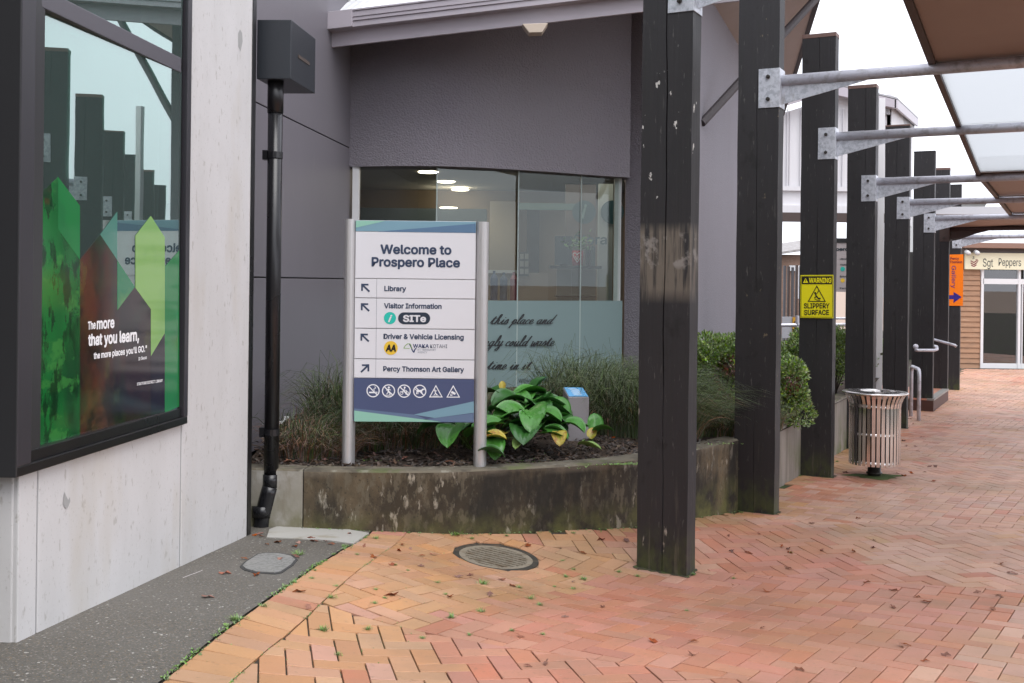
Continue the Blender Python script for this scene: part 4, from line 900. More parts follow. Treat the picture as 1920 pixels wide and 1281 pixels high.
# footer shards and pictograms
sd_('shard_print', [[(664.3, 766), (776.5, 777.6), (815, 791.5), (664, 790.3)]], slateb); sd_('shard_print', [[(664.2, 770), (829, 791.2), (664, 790.3)]], mint, H2)
sd_('shard_print', [[(888.8, 752.5), (888.6, 774), (815, 783.8), (776, 777.6)]], teal); sd_('shard_print', [[(888.6, 775), (888.3, 791.5), (836, 791.4), (790, 787)]], slateb)
Wm = flat('white_pictogram', (232, 234, 240))
for k, cx in enumerate((699.5, 728.5, 757.8, 787)):
    cy = 732.8+k*.35; sd_('pictogram', ring_px(cx, cy, 12.4, 2.0)+bar_px(cx-8.4, cy-8.4, cx+8.4, cy+8.4, 2.0), Wm)
    g = [[*bar_px(cx-7.5, cy+3.2, cx+5, cy+3.2, 2.8), *bar_px(cx+6, cy+3.2, cx+8, cy+3.2, 2.8), *path_px([(cx+3, cy), (cx+1, cy-3), (cx+5, cy-5), (cx+3, cy-8)], 1.2)],
         [*disc_px(cx+.5, cy-6.5, 2), *bar_px(cx, cy-4, cx-.5, cy+2, 3), *path_px([(cx-.5, cy+2), (cx+3, cy+5), (cx+2, cy+8)], 1.5), *path_px([(cx-.5, cy+2), (cx-3.5, cy+6)], 1.5), *path_px([(cx-4.5, cy-1), (cx, cy-3.5), (cx+4.5, cy-1.5)], 1.3), *bar_px(cx-6, cy+8, cx+5, cy+8, 1.2)],
         [*ring_px(cx-5, cy+3.5, 3.4, 1.1, 14), *ring_px(cx+5, cy+3.5, 3.4, 1.1, 14), *path_px([(cx-5, cy+3.5), (cx-1, cy-1.5), (cx+4, cy-1.5), (cx+5, cy+3.5)], 1.2), *disc_px(cx+1, cy-6.8, 1.8), *path_px([(cx+1, cy-5), (cx-2, cy-1), (cx+1, cy+2.5)], 1.6)],
         [*bar_px(cx-6, cy-.5, cx+4.5, cy-.5, 4), *path_px([(cx-5.5, cy), (cx-6, cy+5.5)], 1.6), *path_px([(cx-3, cy), (cx-3.6, cy+5.5)], 1.6), *path_px([(cx+3.5, cy), (cx+5, cy+5.5)], 1.6), *path_px([(cx+3, cy-1), (cx+7, cy-4.5), (cx+9, cy-3)], 2.6), *path_px([(cx-6, cy-1.5), (cx-8.5, cy-4.5)], 1.4)]][k]
    sd_('pictogram', g, Wm, H2)
for k, cx in enumerate((817.3, 849.8)):
    cy = 737+k*.3; sd_('pictogram', tri_px(cx, cy-2, 13.2, .22), Wm)
    g = [[*disc_px(cx-1.8, cy-5, 1.5), *path_px([(cx-1.5, cy-3.2), (cx-.5, cy+1), (cx+3, cy+4)], 2), *path_px([(cx-1.2, cy-2.5), (cx+2, cy-4.5)], 1.1), *path_px([(cx-.5, cy+1), (cx-3.5, cy+3.5)], 1.5), *bar_px(cx-6, cy+5.6, cx+6, cy+5.6, 1)],
         [*bar_px(cx-3.5, cy-2.5, cx+4, cy+1.8, 4.2), *path_px([(cx-4, cy+1), (cx-5, cy+5), (cx-1, cy+3)], 1.4)]][k]
    sd_('pictogram', g, Wm, H2)

# stone marker with a blue plaque
mk = thing('plaque_stand', 'small concrete pedestal with slanted sky-blue plaque beside the broad-leaved plant', 'pedestal', tuple(at(1085, 815, 7.95)))
f0, f1 = at(1066, 745, 7.9), at(1104.5, 745, 7.9); b0 = at(1055.5, 727, 8.12); zb_ = at(1085, 818, 7.95).z-.1
wd = f1.x-f0.x; bkx = b0.x-f0.x
m_ = MB(); m_.v = [tuple(f0), tuple(f1), (f1.x+bkx, 8.12, b0.z), (b0.x, 8.12, b0.z), (f0.x, 7.9, zb_), (f1.x, 7.9, zb_), (f1.x+bkx, 8.12, zb_), (b0.x, 8.12, zb_)]
m_.f = [(0, 1, 2, 3), (4, 7, 6, 5), (0, 4, 5, 1), (1, 5, 6, 2), (2, 6, 7, 3), (3, 7, 4, 0)]
mesh_obj('pedestal_block', m_, material('smooth_grey_concrete', (.33, .31, .32), .8, layers=[((.22, .21, .2), 7, 5, .55, .7, .6)], bump=(60, .25, .002)), mk, bevel=.004)
A4 = [Vector(m_.v[k]) for k in range(4)]; n4 = (A4[1]-A4[0]).cross(A4[3]-A4[0]).normalized(); ce = sum(A4, Vector())/4
q4 = [ce+(p-ce)*.93+n4*.002 for p in A4]; m_ = MB(); m_.prism(q4, n4*.004); mesh_obj('plaque', m_, material('sky_blue_plaque', (.13, .42, .75), .35), mk)
m_ = MB()
for k in range(8):
    v_ = .12+.1*k; u0, u1 = (.28, .72) if k < 7 else (.12, .6); u0 += .05*math.sin(k*3); 
    def Q(u, v): return (q4[0]*(1-u)+q4[1]*u)*(1-v)+(q4[3]*(1-u)+q4[2]*u)*v+n4*.0048
    m_.poly([Q(u0, v_), Q(u1, v_), Q(u1, v_+.04), Q(u0, v_+.04)])
o = mesh_obj('plaque_lines', m_, flat('pale_blue_print', (225, 240, 250)), mk); o['kind'] = 'stuff'

# ---------------------------------------------------------------- walkway posts, arms, canopy
PR = Vector((.468, .884, 0)); PN = Vector((.884, -.468, 0))       # along the row, across to the right
# near corner (front right) x, y ; top height above eye ; bracket bottom and top above eye ; tube centre
posts = [(1.051, 6.30, 2.75, 1.615, 1.915, 1.83), (2.010, 8.10, 2.58, 1.352, 1.650, 1.565), (3.058, 10.16, 2.41, 1.209, 1.51, 1.43), (4.163, 12.26, 2.318, .978, 1.278, 1.21),
         (5.350, 14.41, 2.207, .913, 1.213, 1.145), (6.640, 16.80, 2.16, .857, 1.157, 1.09), (7.66, 18.72, 2.09, .80, 1.10, 1.03), (8.70, 20.70, 2.01, .756, 1.06, .98)]
wear1 = [((.17, .145, .115), (30, 30, 2.2), 5, .40, .56, .85, (2, 1.63, 1.72), (2, 2.12, 2.06)), ((.27, .25, .23), (12, 12, 10), 4, .5, .6, .8, (2, 1.83, 1.86), (2, 2.06, 2.03)), ((.62, .60, .57), (16, 16, 9), 4, .675, .70, .95, (2, 2.15, 2.3), (2, 3.2, 2.9)), ((.42, .38, .32), (14, 14, 4), 4, .66, .70, .7, (2, 1.2, .9))]
labels = ['tallest charcoal timber post in front of the planter with a pale worn band', 'charcoal timber post at the curved end of the planter, bracket on its right edge', 'charcoal timber post carrying the yellow slippery-surface warning sign',
          'charcoal timber post just behind the stainless bin, brown cap', 'charcoal timber post right of the slim white pole', 'charcoal timber post behind the bicycle hoop with a looped handrail', 'black timber post on the raised brick step', 'charcoal timber post carrying the orange gallery sign']
arm_lab = ['galvanised canopy arm cut by the top of the photo on the tallest post', 'longest galvanised canopy arm in view, on the post at the planter end', 'galvanised canopy arm above the yellow warning sign', 'galvanised canopy arm on the post behind the bin', 'galvanised canopy arm on the post beside the white pole', 'galvanised canopy arm above the bicycle hoop, white fascia behind it', 'dark brown painted canopy arm on the post at the raised step', 'smallest galvanised canopy arm, above the orange gallery sign']
TUBE = []
rp = random.Random(11)
for k, (X, Y, topz, b0_, b1_, tz) in enumerate(posts):
    w_, t_ = (.315, .155) if k < 6 else (.30, .15)
    g_ = gz(X, Y); t = thing('timber_post', labels[k], 'post', (X, Y, g_), 'charcoal posts along the covered walkway')
    # split front: post body built as a column of slightly uneven rings, with a drying crack
    m_ = MB(); zt = EYE+topz; n = 26; crack = .50 if k == 0 else rp.uniform(.35, .65)
    cw, cd = (.013, .16) if k == 0 else (.006, .06)
    prof = [(0, 0), (crack-cw, 0), (crack, cd), (crack+cw, 0), (1, 0), (1, 1), (0, 1)]
    for i in range(n+1):
        z = g_-.15+(zt-g_+.15-.03)*i/n; wob = .0; off = .012*math.sin(i*.55+k)+.006*math.sin(i*1.9)
        dcr = max(0, min(1, 1.3*math.sin(i*.42+k*1.3)+.55)) if k else (1 if z > 1.2 else .25)
        for (u, v) in prof:
            uu = u if u in (0, 1, crack) else crack+(u-crack)*max(.15, min(1, .6+.6*math.sin(i*.9+k)))
            if 0 < u < 1: uu = u+off; v = v*dcr
            e = .0011*math.sin(i*1.3+u*9+v*5+k)
            p = Vector((X, Y, 0))-PN*(w_*(1-uu))+PR*(t_*v)+PN*e+PR*e
            m_.v.append((p.x, p.y, z))
    q = len(prof)
    for i in range(n):
        for j in range(q): a = i*q+j; b = i*q+(j+1) % q; m_.f.append((a, b, b+q, a+q))
    m_.f.append(tuple(n*q+j for j in range(q)))
    mesh_obj('post_body', m_, timber('charcoal_timber_'+str(k), wear1 if k == 0 else ([((.2, .16, .1), (16, 16, 12), 4, .67, .72, .7)] if k == 1 else []), g_), t)
    o = Vector((X, Y, zt-.03))-PN*w_*1.01-PR*.003
    c_ = MB(); c_.obox(o, PN*w_*1.02, PR*(t_+.006), (0, 0, .04 if k in (2, 3, 6) else .02)); mesh_obj('post_cap', c_, M['cap'] if k in (2, 3, 4, 6) else bpy.data.materials['charcoal_timber_'+str(k)], t, bevel=.003)
    if k < 6:
        fr_g = MB(); ctr_ = Vector((X, Y, 0))-PN*w_/2+PR*t_/2; nn2 = 44; rg = random.Random(k)
        for q_ in range(nn2):
            an_ = 2*math.pi*q_/nn2; cx2, sx2 = math.cos(an_), math.sin(an_); m2 = max(abs(cx2), abs(sx2)); ex_ = rg.uniform(.004, .034)
            p_ = ctr_+PN*(cx2/m2*(w_/2+ex_))+PR*(sx2/m2*(t_/2+ex_)); fr_g.v.append((p_.x, p_.y, gz(p_.x, p_.y)+.0025))
        fr_g.v.append((ctr_.x, ctr_.y, gz(ctr_.x, ctr_.y)+.010)); fr_g.f = [(q_, (q_+1) % nn2, nn2) for q_ in range(nn2)]
        tag(mesh_obj('moss_fringe', fr_g, M['dirt'], None), 'thin fringe of dirt and moss round the foot of the '+('tallest', 'second', 'third', 'fourth', 'fifth', 'sixth')[k]+' post', 'moss', kind='stuff')
    # arm
    ar = thing('canopy_arm', arm_lab[k], 'bracket', (X, Y, EYE+tz), 'arms holding the walkway canopy')
    gm_ = M['brownbeam'] if k == 6 else M['galv']; gt = M['brownbeam'] if k == 6 else M['galv_tube']
    pl = .155; e = .006
    br = MB(); A0 = Vector((X, Y, EYE+b0_))
    br.obox(A0-PN*pl-PR*(.001+e), PN*(pl+e), PR*e, (0, 0, b1_-b0_)); br.obox(A0+PN*.001-PR*.001, PN*e, PR*(t_+.002), (0, 0, b1_-b0_))
    mesh_obj('bracket_plate', br, gm_, ar, bevel=.0015)
    for zz in (.065, .235):
        bo = MB(); p = A0-PN*(pl*.52)-PR*(e+.001)+Vector((0, 0, zz)); bo.tube([p, p-PR*.016], .016, 6); bo.tube([p-PR*.016, p-PR*.03], .009, 8); mesh_obj('bolt', bo, M['bolt'], ar)
    s0 = Vector((X, Y, EYE+tz))+PN*.008+PR*(t_/2); TUBE.append(s0)
    tb = MB(); tb.tube([s0, s0+PN*4.3], .043, 18); mesh_obj('arm_tube', tb, gt, ar, smooth=True)
    gs = MB(); z0g = EYE+b0_+.03-(EYE+tz); gs.prism([s0+Vector((0, 0, -.03))-PR*.004, s0+Vector((0, 0, z0g))-PR*.004, s0+PN*.62+Vector((0, 0, -.045))-PR*.004, s0+PN*.60+Vector((0, 0, -.03))-PR*.004], PR*.008); mesh_obj('gusset', gs, gm_, ar)
def rpt(k, s, dz=.0): return TUBE[k]+PN*s+Vector((0, 0, .05+dz))
cn = thing('walkway_canopy', 'stepped canopy of brown soffit and translucent sheets carried by the galvanised arms', 'canopy', tuple(rpt(3, 1.1)))
M['poly'] = bpy.data.materials.new('translucent_sheet'); M['poly'].use_nodes = True; N = M['poly'].node_tree.nodes; L_ = M['poly'].node_tree.links
tl = N.new('ShaderNodeBsdfTranslucent'); tl.inputs[0].default_value = (.70, .71, .72, 1); tr_ = N.new('ShaderNodeBsdfTransparent'); tr_.inputs[0].default_value = (.55, .56, .565, 1); ms = N.new('ShaderNodeMixShader'); ms.inputs[0].default_value = .55
L_.new(tr_.outputs[0], ms.inputs[1]); L_.new(tl.outputs[0], ms.inputs[2]); L_.new(ms.outputs[0], N['Material Output'].inputs[0])
def canopy(nm, k0, k1, mat, s0=1.1, s1=4.3, th=.05, ext=(0, 0), dz=0):
    a, b = rpt(k0, s0, dz), rpt(k1, s0, dz); d = (b-a).normalized(); a = a-d*ext[0]; b = b+d*ext[1]
    m_ = MB(); m_.prism([a, b, b+PN*(s1-s0), a+PN*(s1-s0)], (0, 0, th)); return mesh_obj(nm, m_, mat, cn)
def edge_beam(k0, k1, mat, s=1.1, w_=.05, h=.09, ext=(0, 0), dz=-.03):
    a, b = rpt(k0, s, dz), rpt(k1, s, dz); d = (b-a).normalized(); a = a-d*ext[0]; b = b+d*ext[1]; m_ = MB(); m_.obox(a-PN*w_, b-a, PN*w_, (0, 0, h)); return mesh_obj('edge_beam', m_, mat, cn)
canopy('soffit_panel', 0, 1, M['brownpanel'], ext=(2.5, .03)); edge_beam(0, 1, M['brownbeam'], ext=(2.5, 0), h=.1)
canopy('roof_sheet', 1, 2, M['poly'], th=.006, ext=(-.035, 0)); canopy('roof_sheet', 2, 3, M['poly'], th=.006, ext=(0, -.1)); edge_beam(1, 2, M['brownbeam'], w_=.045, h=.07); edge_beam(2, 3, M['brownbeam'], w_=.045, h=.07, ext=(0, -.06))
fa = rpt(3, 1.08, .0)-PR*.12; m_ = MB(); m_.obox(fa, PN*3.3, PR*.03, (0, 0, .175)); mesh_obj('fascia', m_, M['greyfascia'], cn, bevel=.004)
canopy('soffit_panel', 3, 4, M['brownpanel'], ext=(.08, -.03), dz=.01); edge_beam(3, 4, M['brownbeam'], ext=(.08, 0))
canopy('soffit_panel', 4, 5, M['brownpanel'], ext=(-.03, -.03), dz=.01); edge_beam(4, 5, M['brownbeam'])
for k in (3, 4, 5):
    a = rpt(k, 1.1, -.0)+PR*.05; m_ = MB(); m_.obox(a, PN*3.2, PR*.06, (0, 0, .10)); mesh_obj('cross_beam', m_, M['brownbeam'], cn)
cn2 = thing('lower_canopy', 'low brown canopy with pale gutter behind the bicycle hoop post', 'canopy', tuple(rpt(6, 0)))
def canopy2(nm, pts, th, mat): m_ = MB(); m_.prism(pts, (0, 0, th)); return mesh_obj(nm, m_, mat, cn2, bevel=0)
a = at(1755, 402, 17.6); b = at(1980, 402, 17.2); canopy2('gutter', [a, b, b+Vector((0, .12, 0)), a+Vector((0, .12, 0))], .125, material('white_gutter', (.6, .6, .63), .4))
a = at(1757, 412, 17.75); b = at(1990, 412, 17.35); c = at(1990, 427, 19.0); d = at(1790, 430, 19.0)
canopy2('soffit_panel', [a, b, c, d], .05, M['brownpanel'])
a = at(1786, 428, 18.9); b = at(2000, 424, 18.3); canopy2('beam', [a, b, b+Vector((0, .15, 0)), a+Vector((0, .15, 0))], .16, M['brownbeam'])
a = at(1786, 446, 18.7); m_ = MB(); m_.prism([at(1786, 452, 18.8), at(1800, 449, 18.8), at(1850, 431, 18.8), at(1850, 420, 18.8), at(1786, 420, 18.8)], (0, .08, 0)); mesh_obj('beam_bracket', m_, M['brownbeam'], cn2)
# ---------------------------------------------------------------- plants
def leafshape(L, W, base, yaw, pitch, droop, roll=0, ns=9):
    """a broad ribbed leaf with a pointed tip, growing from base"""
    m_ = MB(); cy, sy = math.cos(yaw), math.sin(yaw); rows = []
    p = Vector(base); an = pitch
    for i in range(ns+1):
        u = i/ns; w_ = W/2*(math.sin(math.pi*min(1, u**.72))**.62 if 0 < u < 1 else 0)
        if i == 0: w_ = W*.12
        side_ = Vector((-sy, cy, 0)); fwd = Vector((cy*math.cos(an), sy*math.cos(an), math.sin(an))); upv = side_.cross(fwd)*-1
        side_ = (side_*math.cos(roll)+upv*math.sin(roll))
        for j in range(13):
            v = (j-6)/6; rib = .028*W*math.cos(v*math.pi*6)*(1 if 0 < i < ns else 0)
            q = p+side_*(w_*v)+upv*(abs(v)*w_*.42+rib-.10*w_*v*v*0+.02*W*math.sin(u*9+v*3))
            m_.v.append(tuple(q))
        p = p+fwd*(L/ns); an -= droop/ns
    for i in range(ns):
        for j in range(12): a = i*13+j; m_.f.append((a, a+1, a+14, a+13))
    return m_
def broadleaf(name, label, centre, specs, group=None):
    t = thing(name, label, 'plant', centre, group); stem = MB()
    for (x, y, Z, L, W, yaw, pitch, droop, mt) in specs:
        tip = at(x, y, Z); fw = Vector((math.cos(yaw)*math.cos(pitch-.3*droop), math.sin(yaw)*math.cos(pitch-.3*droop), math.sin(pitch-.3*droop)))
        base = tip-fw*L*.5
        mesh_obj('leaf', leafshape(L, W, base, yaw, pitch, droop, random.uniform(-.3, .3)), M[mt], t, smooth=True)
        c = Vector(centre); mid = (c+base)/2+Vector((0, 0, .03)); stem.tube([c+Vector((random.uniform(-.04, .04), random.uniform(-.04, .04), -.02)), mid, base], .006, 5, r2=.004)
    o = mesh_obj('stems', stem, material('leaf_stem', (.12, .2, .05), .5) if 'leaf_stem' not in bpy.data.materials else bpy.data.materials['leaf_stem'], t, smooth=True)
R_ = math.radians
c0 = at(985, 812, 7.55)
sp = []
for (x, y, Z, w_, yaw, pit, dr, mt) in (
  (925, 738, 7.7, .17, 150, 30, 1.2, 'hosta_dark'), (990, 738, 7.75, .22, 200, 20, .9, 'hosta'), (1010, 722, 7.9, .16, 20, 60, .6, 'hosta_dark'), (950, 752, 7.55, .22, 210, 25, 1.2, 'hosta_dark'), (973, 752, 7.6, .18, -30, 15, 1.0, 'hosta'),
  (1030, 758, 7.65, .24, 0, 20, .9, 'hosta_dark'), (1012, 765, 7.5, .2, -60, 0, .8, 'hosta_dark'), (1052, 765, 7.6, .17, 80, 65, .5, 'hosta'), (955, 778, 7.3, .21, 200, 10, .9, 'hosta'), (935, 770, 7.35, .16, 140, 25, 1.0, 'hosta'), (1000, 778, 7.25, .2, -70, 20, 1.3, 'hosta'),
  (996, 792, 7.15, .18, -95, 0, 1.2, 'hosta'), (1030, 780, 7.3, .17, -20, 10, .9, 'hosta'), (988, 815, 7.1, .27, -100, 15, 1.0, 'hosta_dark'), (930, 798, 7.2, .17, 215, -5, .9, 'hosta'), (1045, 800, 7.35, .16, -30, 20, 1.1, 'hosta_dark'), (1078, 800, 7.3, .15, -20, 15, 1.3, 'hosta'),
  (938, 818, 7.2, .11, 235, 0, .9, 'hosta_yellow'), (1048, 822, 7.15, .115, -85, -20, .8, 'hosta_yellow'), (942, 722, 7.7, .055, 90, 75, .3, 'hosta_yellow'), (975, 832, 7.05, .12, -120, -5, .6, 'lime'), (1020, 745, 7.8, .2, 60, 40, .8, 'hosta_dark'), (1042, 815, 7.2, .16, -10, 10, .8, 'hosta'),
  (968, 800, 7.3, .2, 190, 20, .9, 'hosta_dark'), (1015, 808, 7.3, .19, -40, 20, .9, 'hosta_dark')):
    sp.append((x, y, Z, w_*1.38, w_*1.08, R_(yaw), R_(pit), dr, mt))
rq = random.Random(77)
for _ in range(24):
    x, y = rq.gauss(995, 34), rq.gauss(778, 20); w_ = rq.uniform(.11, .18); yw = math.degrees(math.atan2(-(y-775)*1.0, (x-990)))+rq.gauss(0, 25)
    if rq.random() < .6: yw = -90+rq.gauss(0, 60)
    sp.append((x, y, 7.5-(y-778)*.008+rq.uniform(-.1, .15), w_*1.38, w_*1.05, R_(yw), R_(rq.uniform(5, 35)), rq.uniform(.7, 1.3), rq.choice(['hosta', 'hosta_dark', 'hosta_dark'])))
sp = [(q[0], q[1], q[2], q[3]*.86, q[4]*.86)+q[5:] for q in sp]
broadleaf('broadleaf_plant', 'big glossy green broad-leaved clump with some yellow leaves right of the welcome sign', tuple(c0), sp)
c1 = at(875, 835, 7.35); sp = []
for (x, y, Z, w_, yaw, pit, dr, mt) in ((845, 815, 7.0, .19, -100, 0, 1.1, 'hosta'), (815, 800, 7.2, .2, 180, 10, 1.0, 'hosta_dark'), (868, 803, 7.3, .2, 60, 30, .8, 'hosta_dark'), (905, 815, 7.1, .18, -30, 30, 1.0, 'hosta'), (917, 800, 7.15, .17, 10, 40, .9, 'hosta'), (923, 840, 6.98, .15, -70, -10, 1.2, 'hosta'), (930, 820, 7.0, .11, 0, 20, .9, 'hosta_yellow'), (895, 790, 7.4, .19, 90, 40, .8, 'hosta_dark')):
    sp.append((x, y, Z, w_*1.38, w_*1.08, R_(yaw), R_(pit), dr, mt))
broadleaf('broadleaf_plant', 'low glossy broad-leaved clump hanging out beneath the right end of the welcome sign', tuple(c1), sp)
c2 = at(1106, 832, 7.55); sp = []
for (x, y, Z, w_, yaw, pit, dr, mt) in ((1115, 792, 7.6, .11, 95, 70, .5, 'hosta'), (1131, 806, 7.5, .11, -5, 20, .7, 'hosta'), (1106, 837, 7.3, .12, -20, 0, .3, 'lime'), (1095, 800, 7.6, .07, 170, 20, .6, 'hosta'), (1112, 812, 7.5, .07, 60, 60, .5, 'hosta_yellow'), (1120, 800, 7.6, .09, 60, 50, .6, 'hosta')):
    sp.append((x, y, Z, w_*1.4, w_*1.05, R_(yaw), R_(pit), dr, mt))
broadleaf('broadleaf_plant', 'small young broad-leaved plant just right of the concrete pedestal', tuple(c2), sp)
def sedge(label, cx, cy, n, rad, h, lean, mats, spread=1.0, seed=1, zf=None):
    rr = random.Random(seed); z0 = zf if zf is not None else soil(cx, cy); t = thing('sedge_clump', label, 'grass plant', (cx, cy, z0), 'sedge clumps in the planter')
    out = {m: MB() for m in mats}
    keys = list(mats)
    for _ in range(n):
        a = rr.uniform(0, 6.283); r = rad*math.sqrt(rr.random()); p = Vector((cx+r*math.cos(a)*1.4, cy+r*math.sin(a), z0-.02))
        th = a+rr.gauss(0, .7); d = Vector((math.cos(th), math.sin(th), 0))*rr.uniform(.2, 1.35)*spread+Vector((lean[0], lean[1], 0)); L = h*rr.uniform(.45, 1.1); w_ = rr.uniform(.0014, .0030)
        m = keys[0] if rr.random() < mats[keys[0]] else keys[-1]
        if m == 'sedge_dry': L *= .8; d *= 1.3
        mb = out[m]; pts = []; q = p; up = rr.uniform(.8, 1.5); ns = 6
        for i in range(ns+1):
            pts.append(q); u = i/ns; dr = (d*(.25+1.25*u)+Vector((0, 0, up*(1-2.1*u*u)))).normalized(); q = q+dr*(L/ns)
            if q.z < z0+.015: q.z = z0+.015+rr.random()*.02
        sdv = Vector((rr.uniform(-1, 1), rr.uniform(-.3, .3), rr.uniform(-.2, .2))).normalized(); i0 = len(mb.v)
        for i, q in enumerate(pts):
            ww = w_*(1-(i/ns)**2*.85); mb.v += [tuple(q-sdv*ww), tuple(q+sdv*ww)]
        for i in range(ns): a_ = i0+2*i; mb.f.append((a_, a_+1, a_+3, a_+2))
    for m, mb in out.items():
        if mb.f: mesh_obj('blades' if m == 'sedge' else 'dry_blades', mb, M[m], t)
sedge('wispy half-dead sedge in the left corner beside the downpipe', -1.33, 7.25, 1500, .20, .50, (.45, -.2), {'sedge': .35, 'sedge_dry': .65}, seed=2)
sedge('tall dark green sedge leaning over the left sign post', -1.15, 7.95, 1500, .26, .75, (.35, -.2), {'sedge': .85, 'sedge_dry': .15}, seed=3)
sedge('brown-green sedge directly behind the left half of the sign', -.80, 7.65, 1900, .30, .55, (.15, -.35), {'sedge': .6, 'sedge_dry': .4}, seed=4)
sedge('dark sedge behind the right half of the sign', -.35, 7.9, 1600, .28, .55, (-.1, -.3), {'sedge': .75, 'sedge_dry': .25}, seed=5)
sedge('low green sedge under the frosted glass behind the broad-leaved clump', .30, 8.9, 1500, .35, .42, (.0, -.3), {'sedge': .8, 'sedge_dry': .2}, seed=6)
sedge('large arching green sedge behind the concrete pedestal', .78, 8.75, 3000, .38, .85, (.55, -.25), {'sedge': .92, 'sedge_dry': .08}, seed=7)
sedge('dense arching sedge between the pedestal and the tallest post', 1.05, 8.35, 3000, .33, .75, (.35, -.3), {'sedge': .9, 'sedge_dry': .1}, seed=8)
sedge('flattened olive sedge seen between the first two posts', 1.62, 8.75, 2600, .38, .36, (.2, -.7), {'sedge': .8, 'sedge_dry': .2}, seed=9)
sedge('sparse sedge at the foot of the bright shrub', 1.95, 9.0, 1200, .25, .32, (-.5, -.3), {'sedge': .75, 'sedge_dry': .25}, seed=10)
def shrub(label, centre, rx, ry, rz, n, seed, red=None, lsz=.017, mat='shrubleaf'):
    rr = random.Random(seed); t = thing('shrub', label, 'shrub', centre, 'clipped shrubs behind the posts')
    lob = [(Vector((rr.uniform(-.8, .8)*rx, rr.uniform(-.8, .8)*ry, rz*rr.uniform(.3, 1.3))), rr.uniform(.10, .19)*(1 if rx > .25 else .8)) for _ in range(22)]
    out = {'g': MB(), 'r': MB()}; tw = MB(); c = Vector(centre)
    for (p, r) in lob:
        tw.tube([c+Vector((0, 0, -.02)), c+(p*.5), c+p], .011, 5, r2=.003)
    for _ in range(n):
        p, r = lob[rr.randrange(len(lob))]; d = Vector((rr.gauss(0, 1), rr.gauss(0, 1), rr.gauss(0, 1))).normalized(); q = p+d*r*(rr.random()**.14)*(1+.12*math.sin(d.x*9)*math.cos(d.z*8))
        if q.z < .03: q.z = .03+rr.random()*.1
        w = c+q
        a = (d+Vector((rr.gauss(0, .5), rr.gauss(0, .5), .5+rr.gauss(0, .5)))).normalized(); s = lsz*rr.uniform(.6, 1.35); b = a.cross(Vector((rr.gauss(0, 1), rr.gauss(0, 1), rr.gauss(0, 1)))).normalized()
        k = 'g'
        if red and (q-Vector(red[0])).length < red[1]*rr.uniform(.6, 1.2): k = 'r'
        out[k].poly([w, w+a*s*.9+b*s*.5, w+a*s*2.0, w+a*s*.9-b*s*.5])
    mesh_obj('foliage', out['g'], M[mat], t)
    if out['r'].f: mesh_obj('bronze_foliage', out['r'], M['shrubred'], t)
    mesh_obj('branches', tw, M['twig'], t)
sb = lambda x, Z, d: (at(x, 700, Z).x, Z, EYE-d)

shrub('bright green mounded shrub with bronze patch between the first two posts', sb(1350, 9.9, 1.25), .42, .36, .50, 22000, 21, red=((.05, -.42, .36), .24))
shrub('green shrub with a bronze patch spilling over the wall right of the second post', sb(1462, 10.0, 1.32), .17, .36, .42, 13000, 22, red=((.02, -.38, .42), .10))
shrub('tall green shrub rising behind the warning-sign post', sb(1480, 11.4, 1.30), .30, .4, .56, 16000, 23)
shrub('small green shrub showing right of the warning-sign post', sb(1566, 12.9, 1.30), .17, .3, .56, 8000, 24)
shrub('thin spiky shrub at the foot of the slim white pole', sb(1648, 15.5, 1.35), .25, .3, .42, 2500, 25, lsz=.03)

# ---------------------------------------------------------------- things on the paving
# drain grate
dr = thing('drain_grate', 'round cast-iron slotted drain grate set in the brick paving', 'drain', (DRC[0], DRC[1], gz(*DRC)))
hh = .1; gx = (gz(DRC[0]+hh, DRC[1])-gz(DRC[0]-hh, DRC[1]))/(2*hh); gy = (gz(DRC[0], DRC[1]+hh)-gz(DRC[0], DRC[1]-hh))/(2*hh); zc_ = gz(*DRC); gx *= .75
def dpt(x, y, z): return (DRC[0]+x, DRC[1]+y, zc_+gx*x+gy*y+z+.004)
def ringmesh(r0, r1, z0, z1, n=40):
    m_ = MB()
    for k in range(n):
        a = 2*math.pi*k/n; c_, s_ = math.cos(a), math.sin(a); m_.v += [dpt(r0*c_, r0*s_, z0), dpt(r0*c_, r0*s_, z1), dpt(r1*c_, r1*s_, z1), dpt(r1*c_, r1*s_, z0)]
    for k in range(n):
        a = 4*k; b = 4*((k+1) % n)
        for j in range(4): m_.f.append((a+j, b+j, b+(j+1) % 4, a+(j+1) % 4))
    return m_
mesh_obj('rim', ringmesh(.222, .256, -.05, .003), M['castiron'], dr)
mesh_obj('inner_ring', ringmesh(.182, .222, -.03, .001), M['grate'], dr)
mesh_obj('collar', ringmesh(.256, .305, -.05, -.0058), material('mortar_collar', (.34, .23, .15), .9, layers=[((.2, .14, .08), 30, 4, .5, .65, .6)]), dr)
pm = MB(); pm.f.append(tuple(range(32))); pm.v = [dpt(.23*math.cos(2*math.pi*k/32), .23*math.sin(2*math.pi*k/32), -.0105) for k in range(32)]; mesh_obj('pit', pm, M['pit'], dr)
an = R_(-22); ca, sa = math.cos(an), math.sin(an)
for k in range(-4, 5):
    y = k*.039; L = math.sqrt(max(.0, .19**2-y*y)); 
    if L < .03: continue
    m_ = MB(); q = [(-L, y-.0085), (L, y-.0085), (L, y+.0085), (-L, y+.0085)]; m_.prism([dpt(x*ca-v*sa, x*sa+v*ca, -.006) for x, v in q], (0, 0, .007)); mesh_obj('bar', m_, M['grate'], dr)
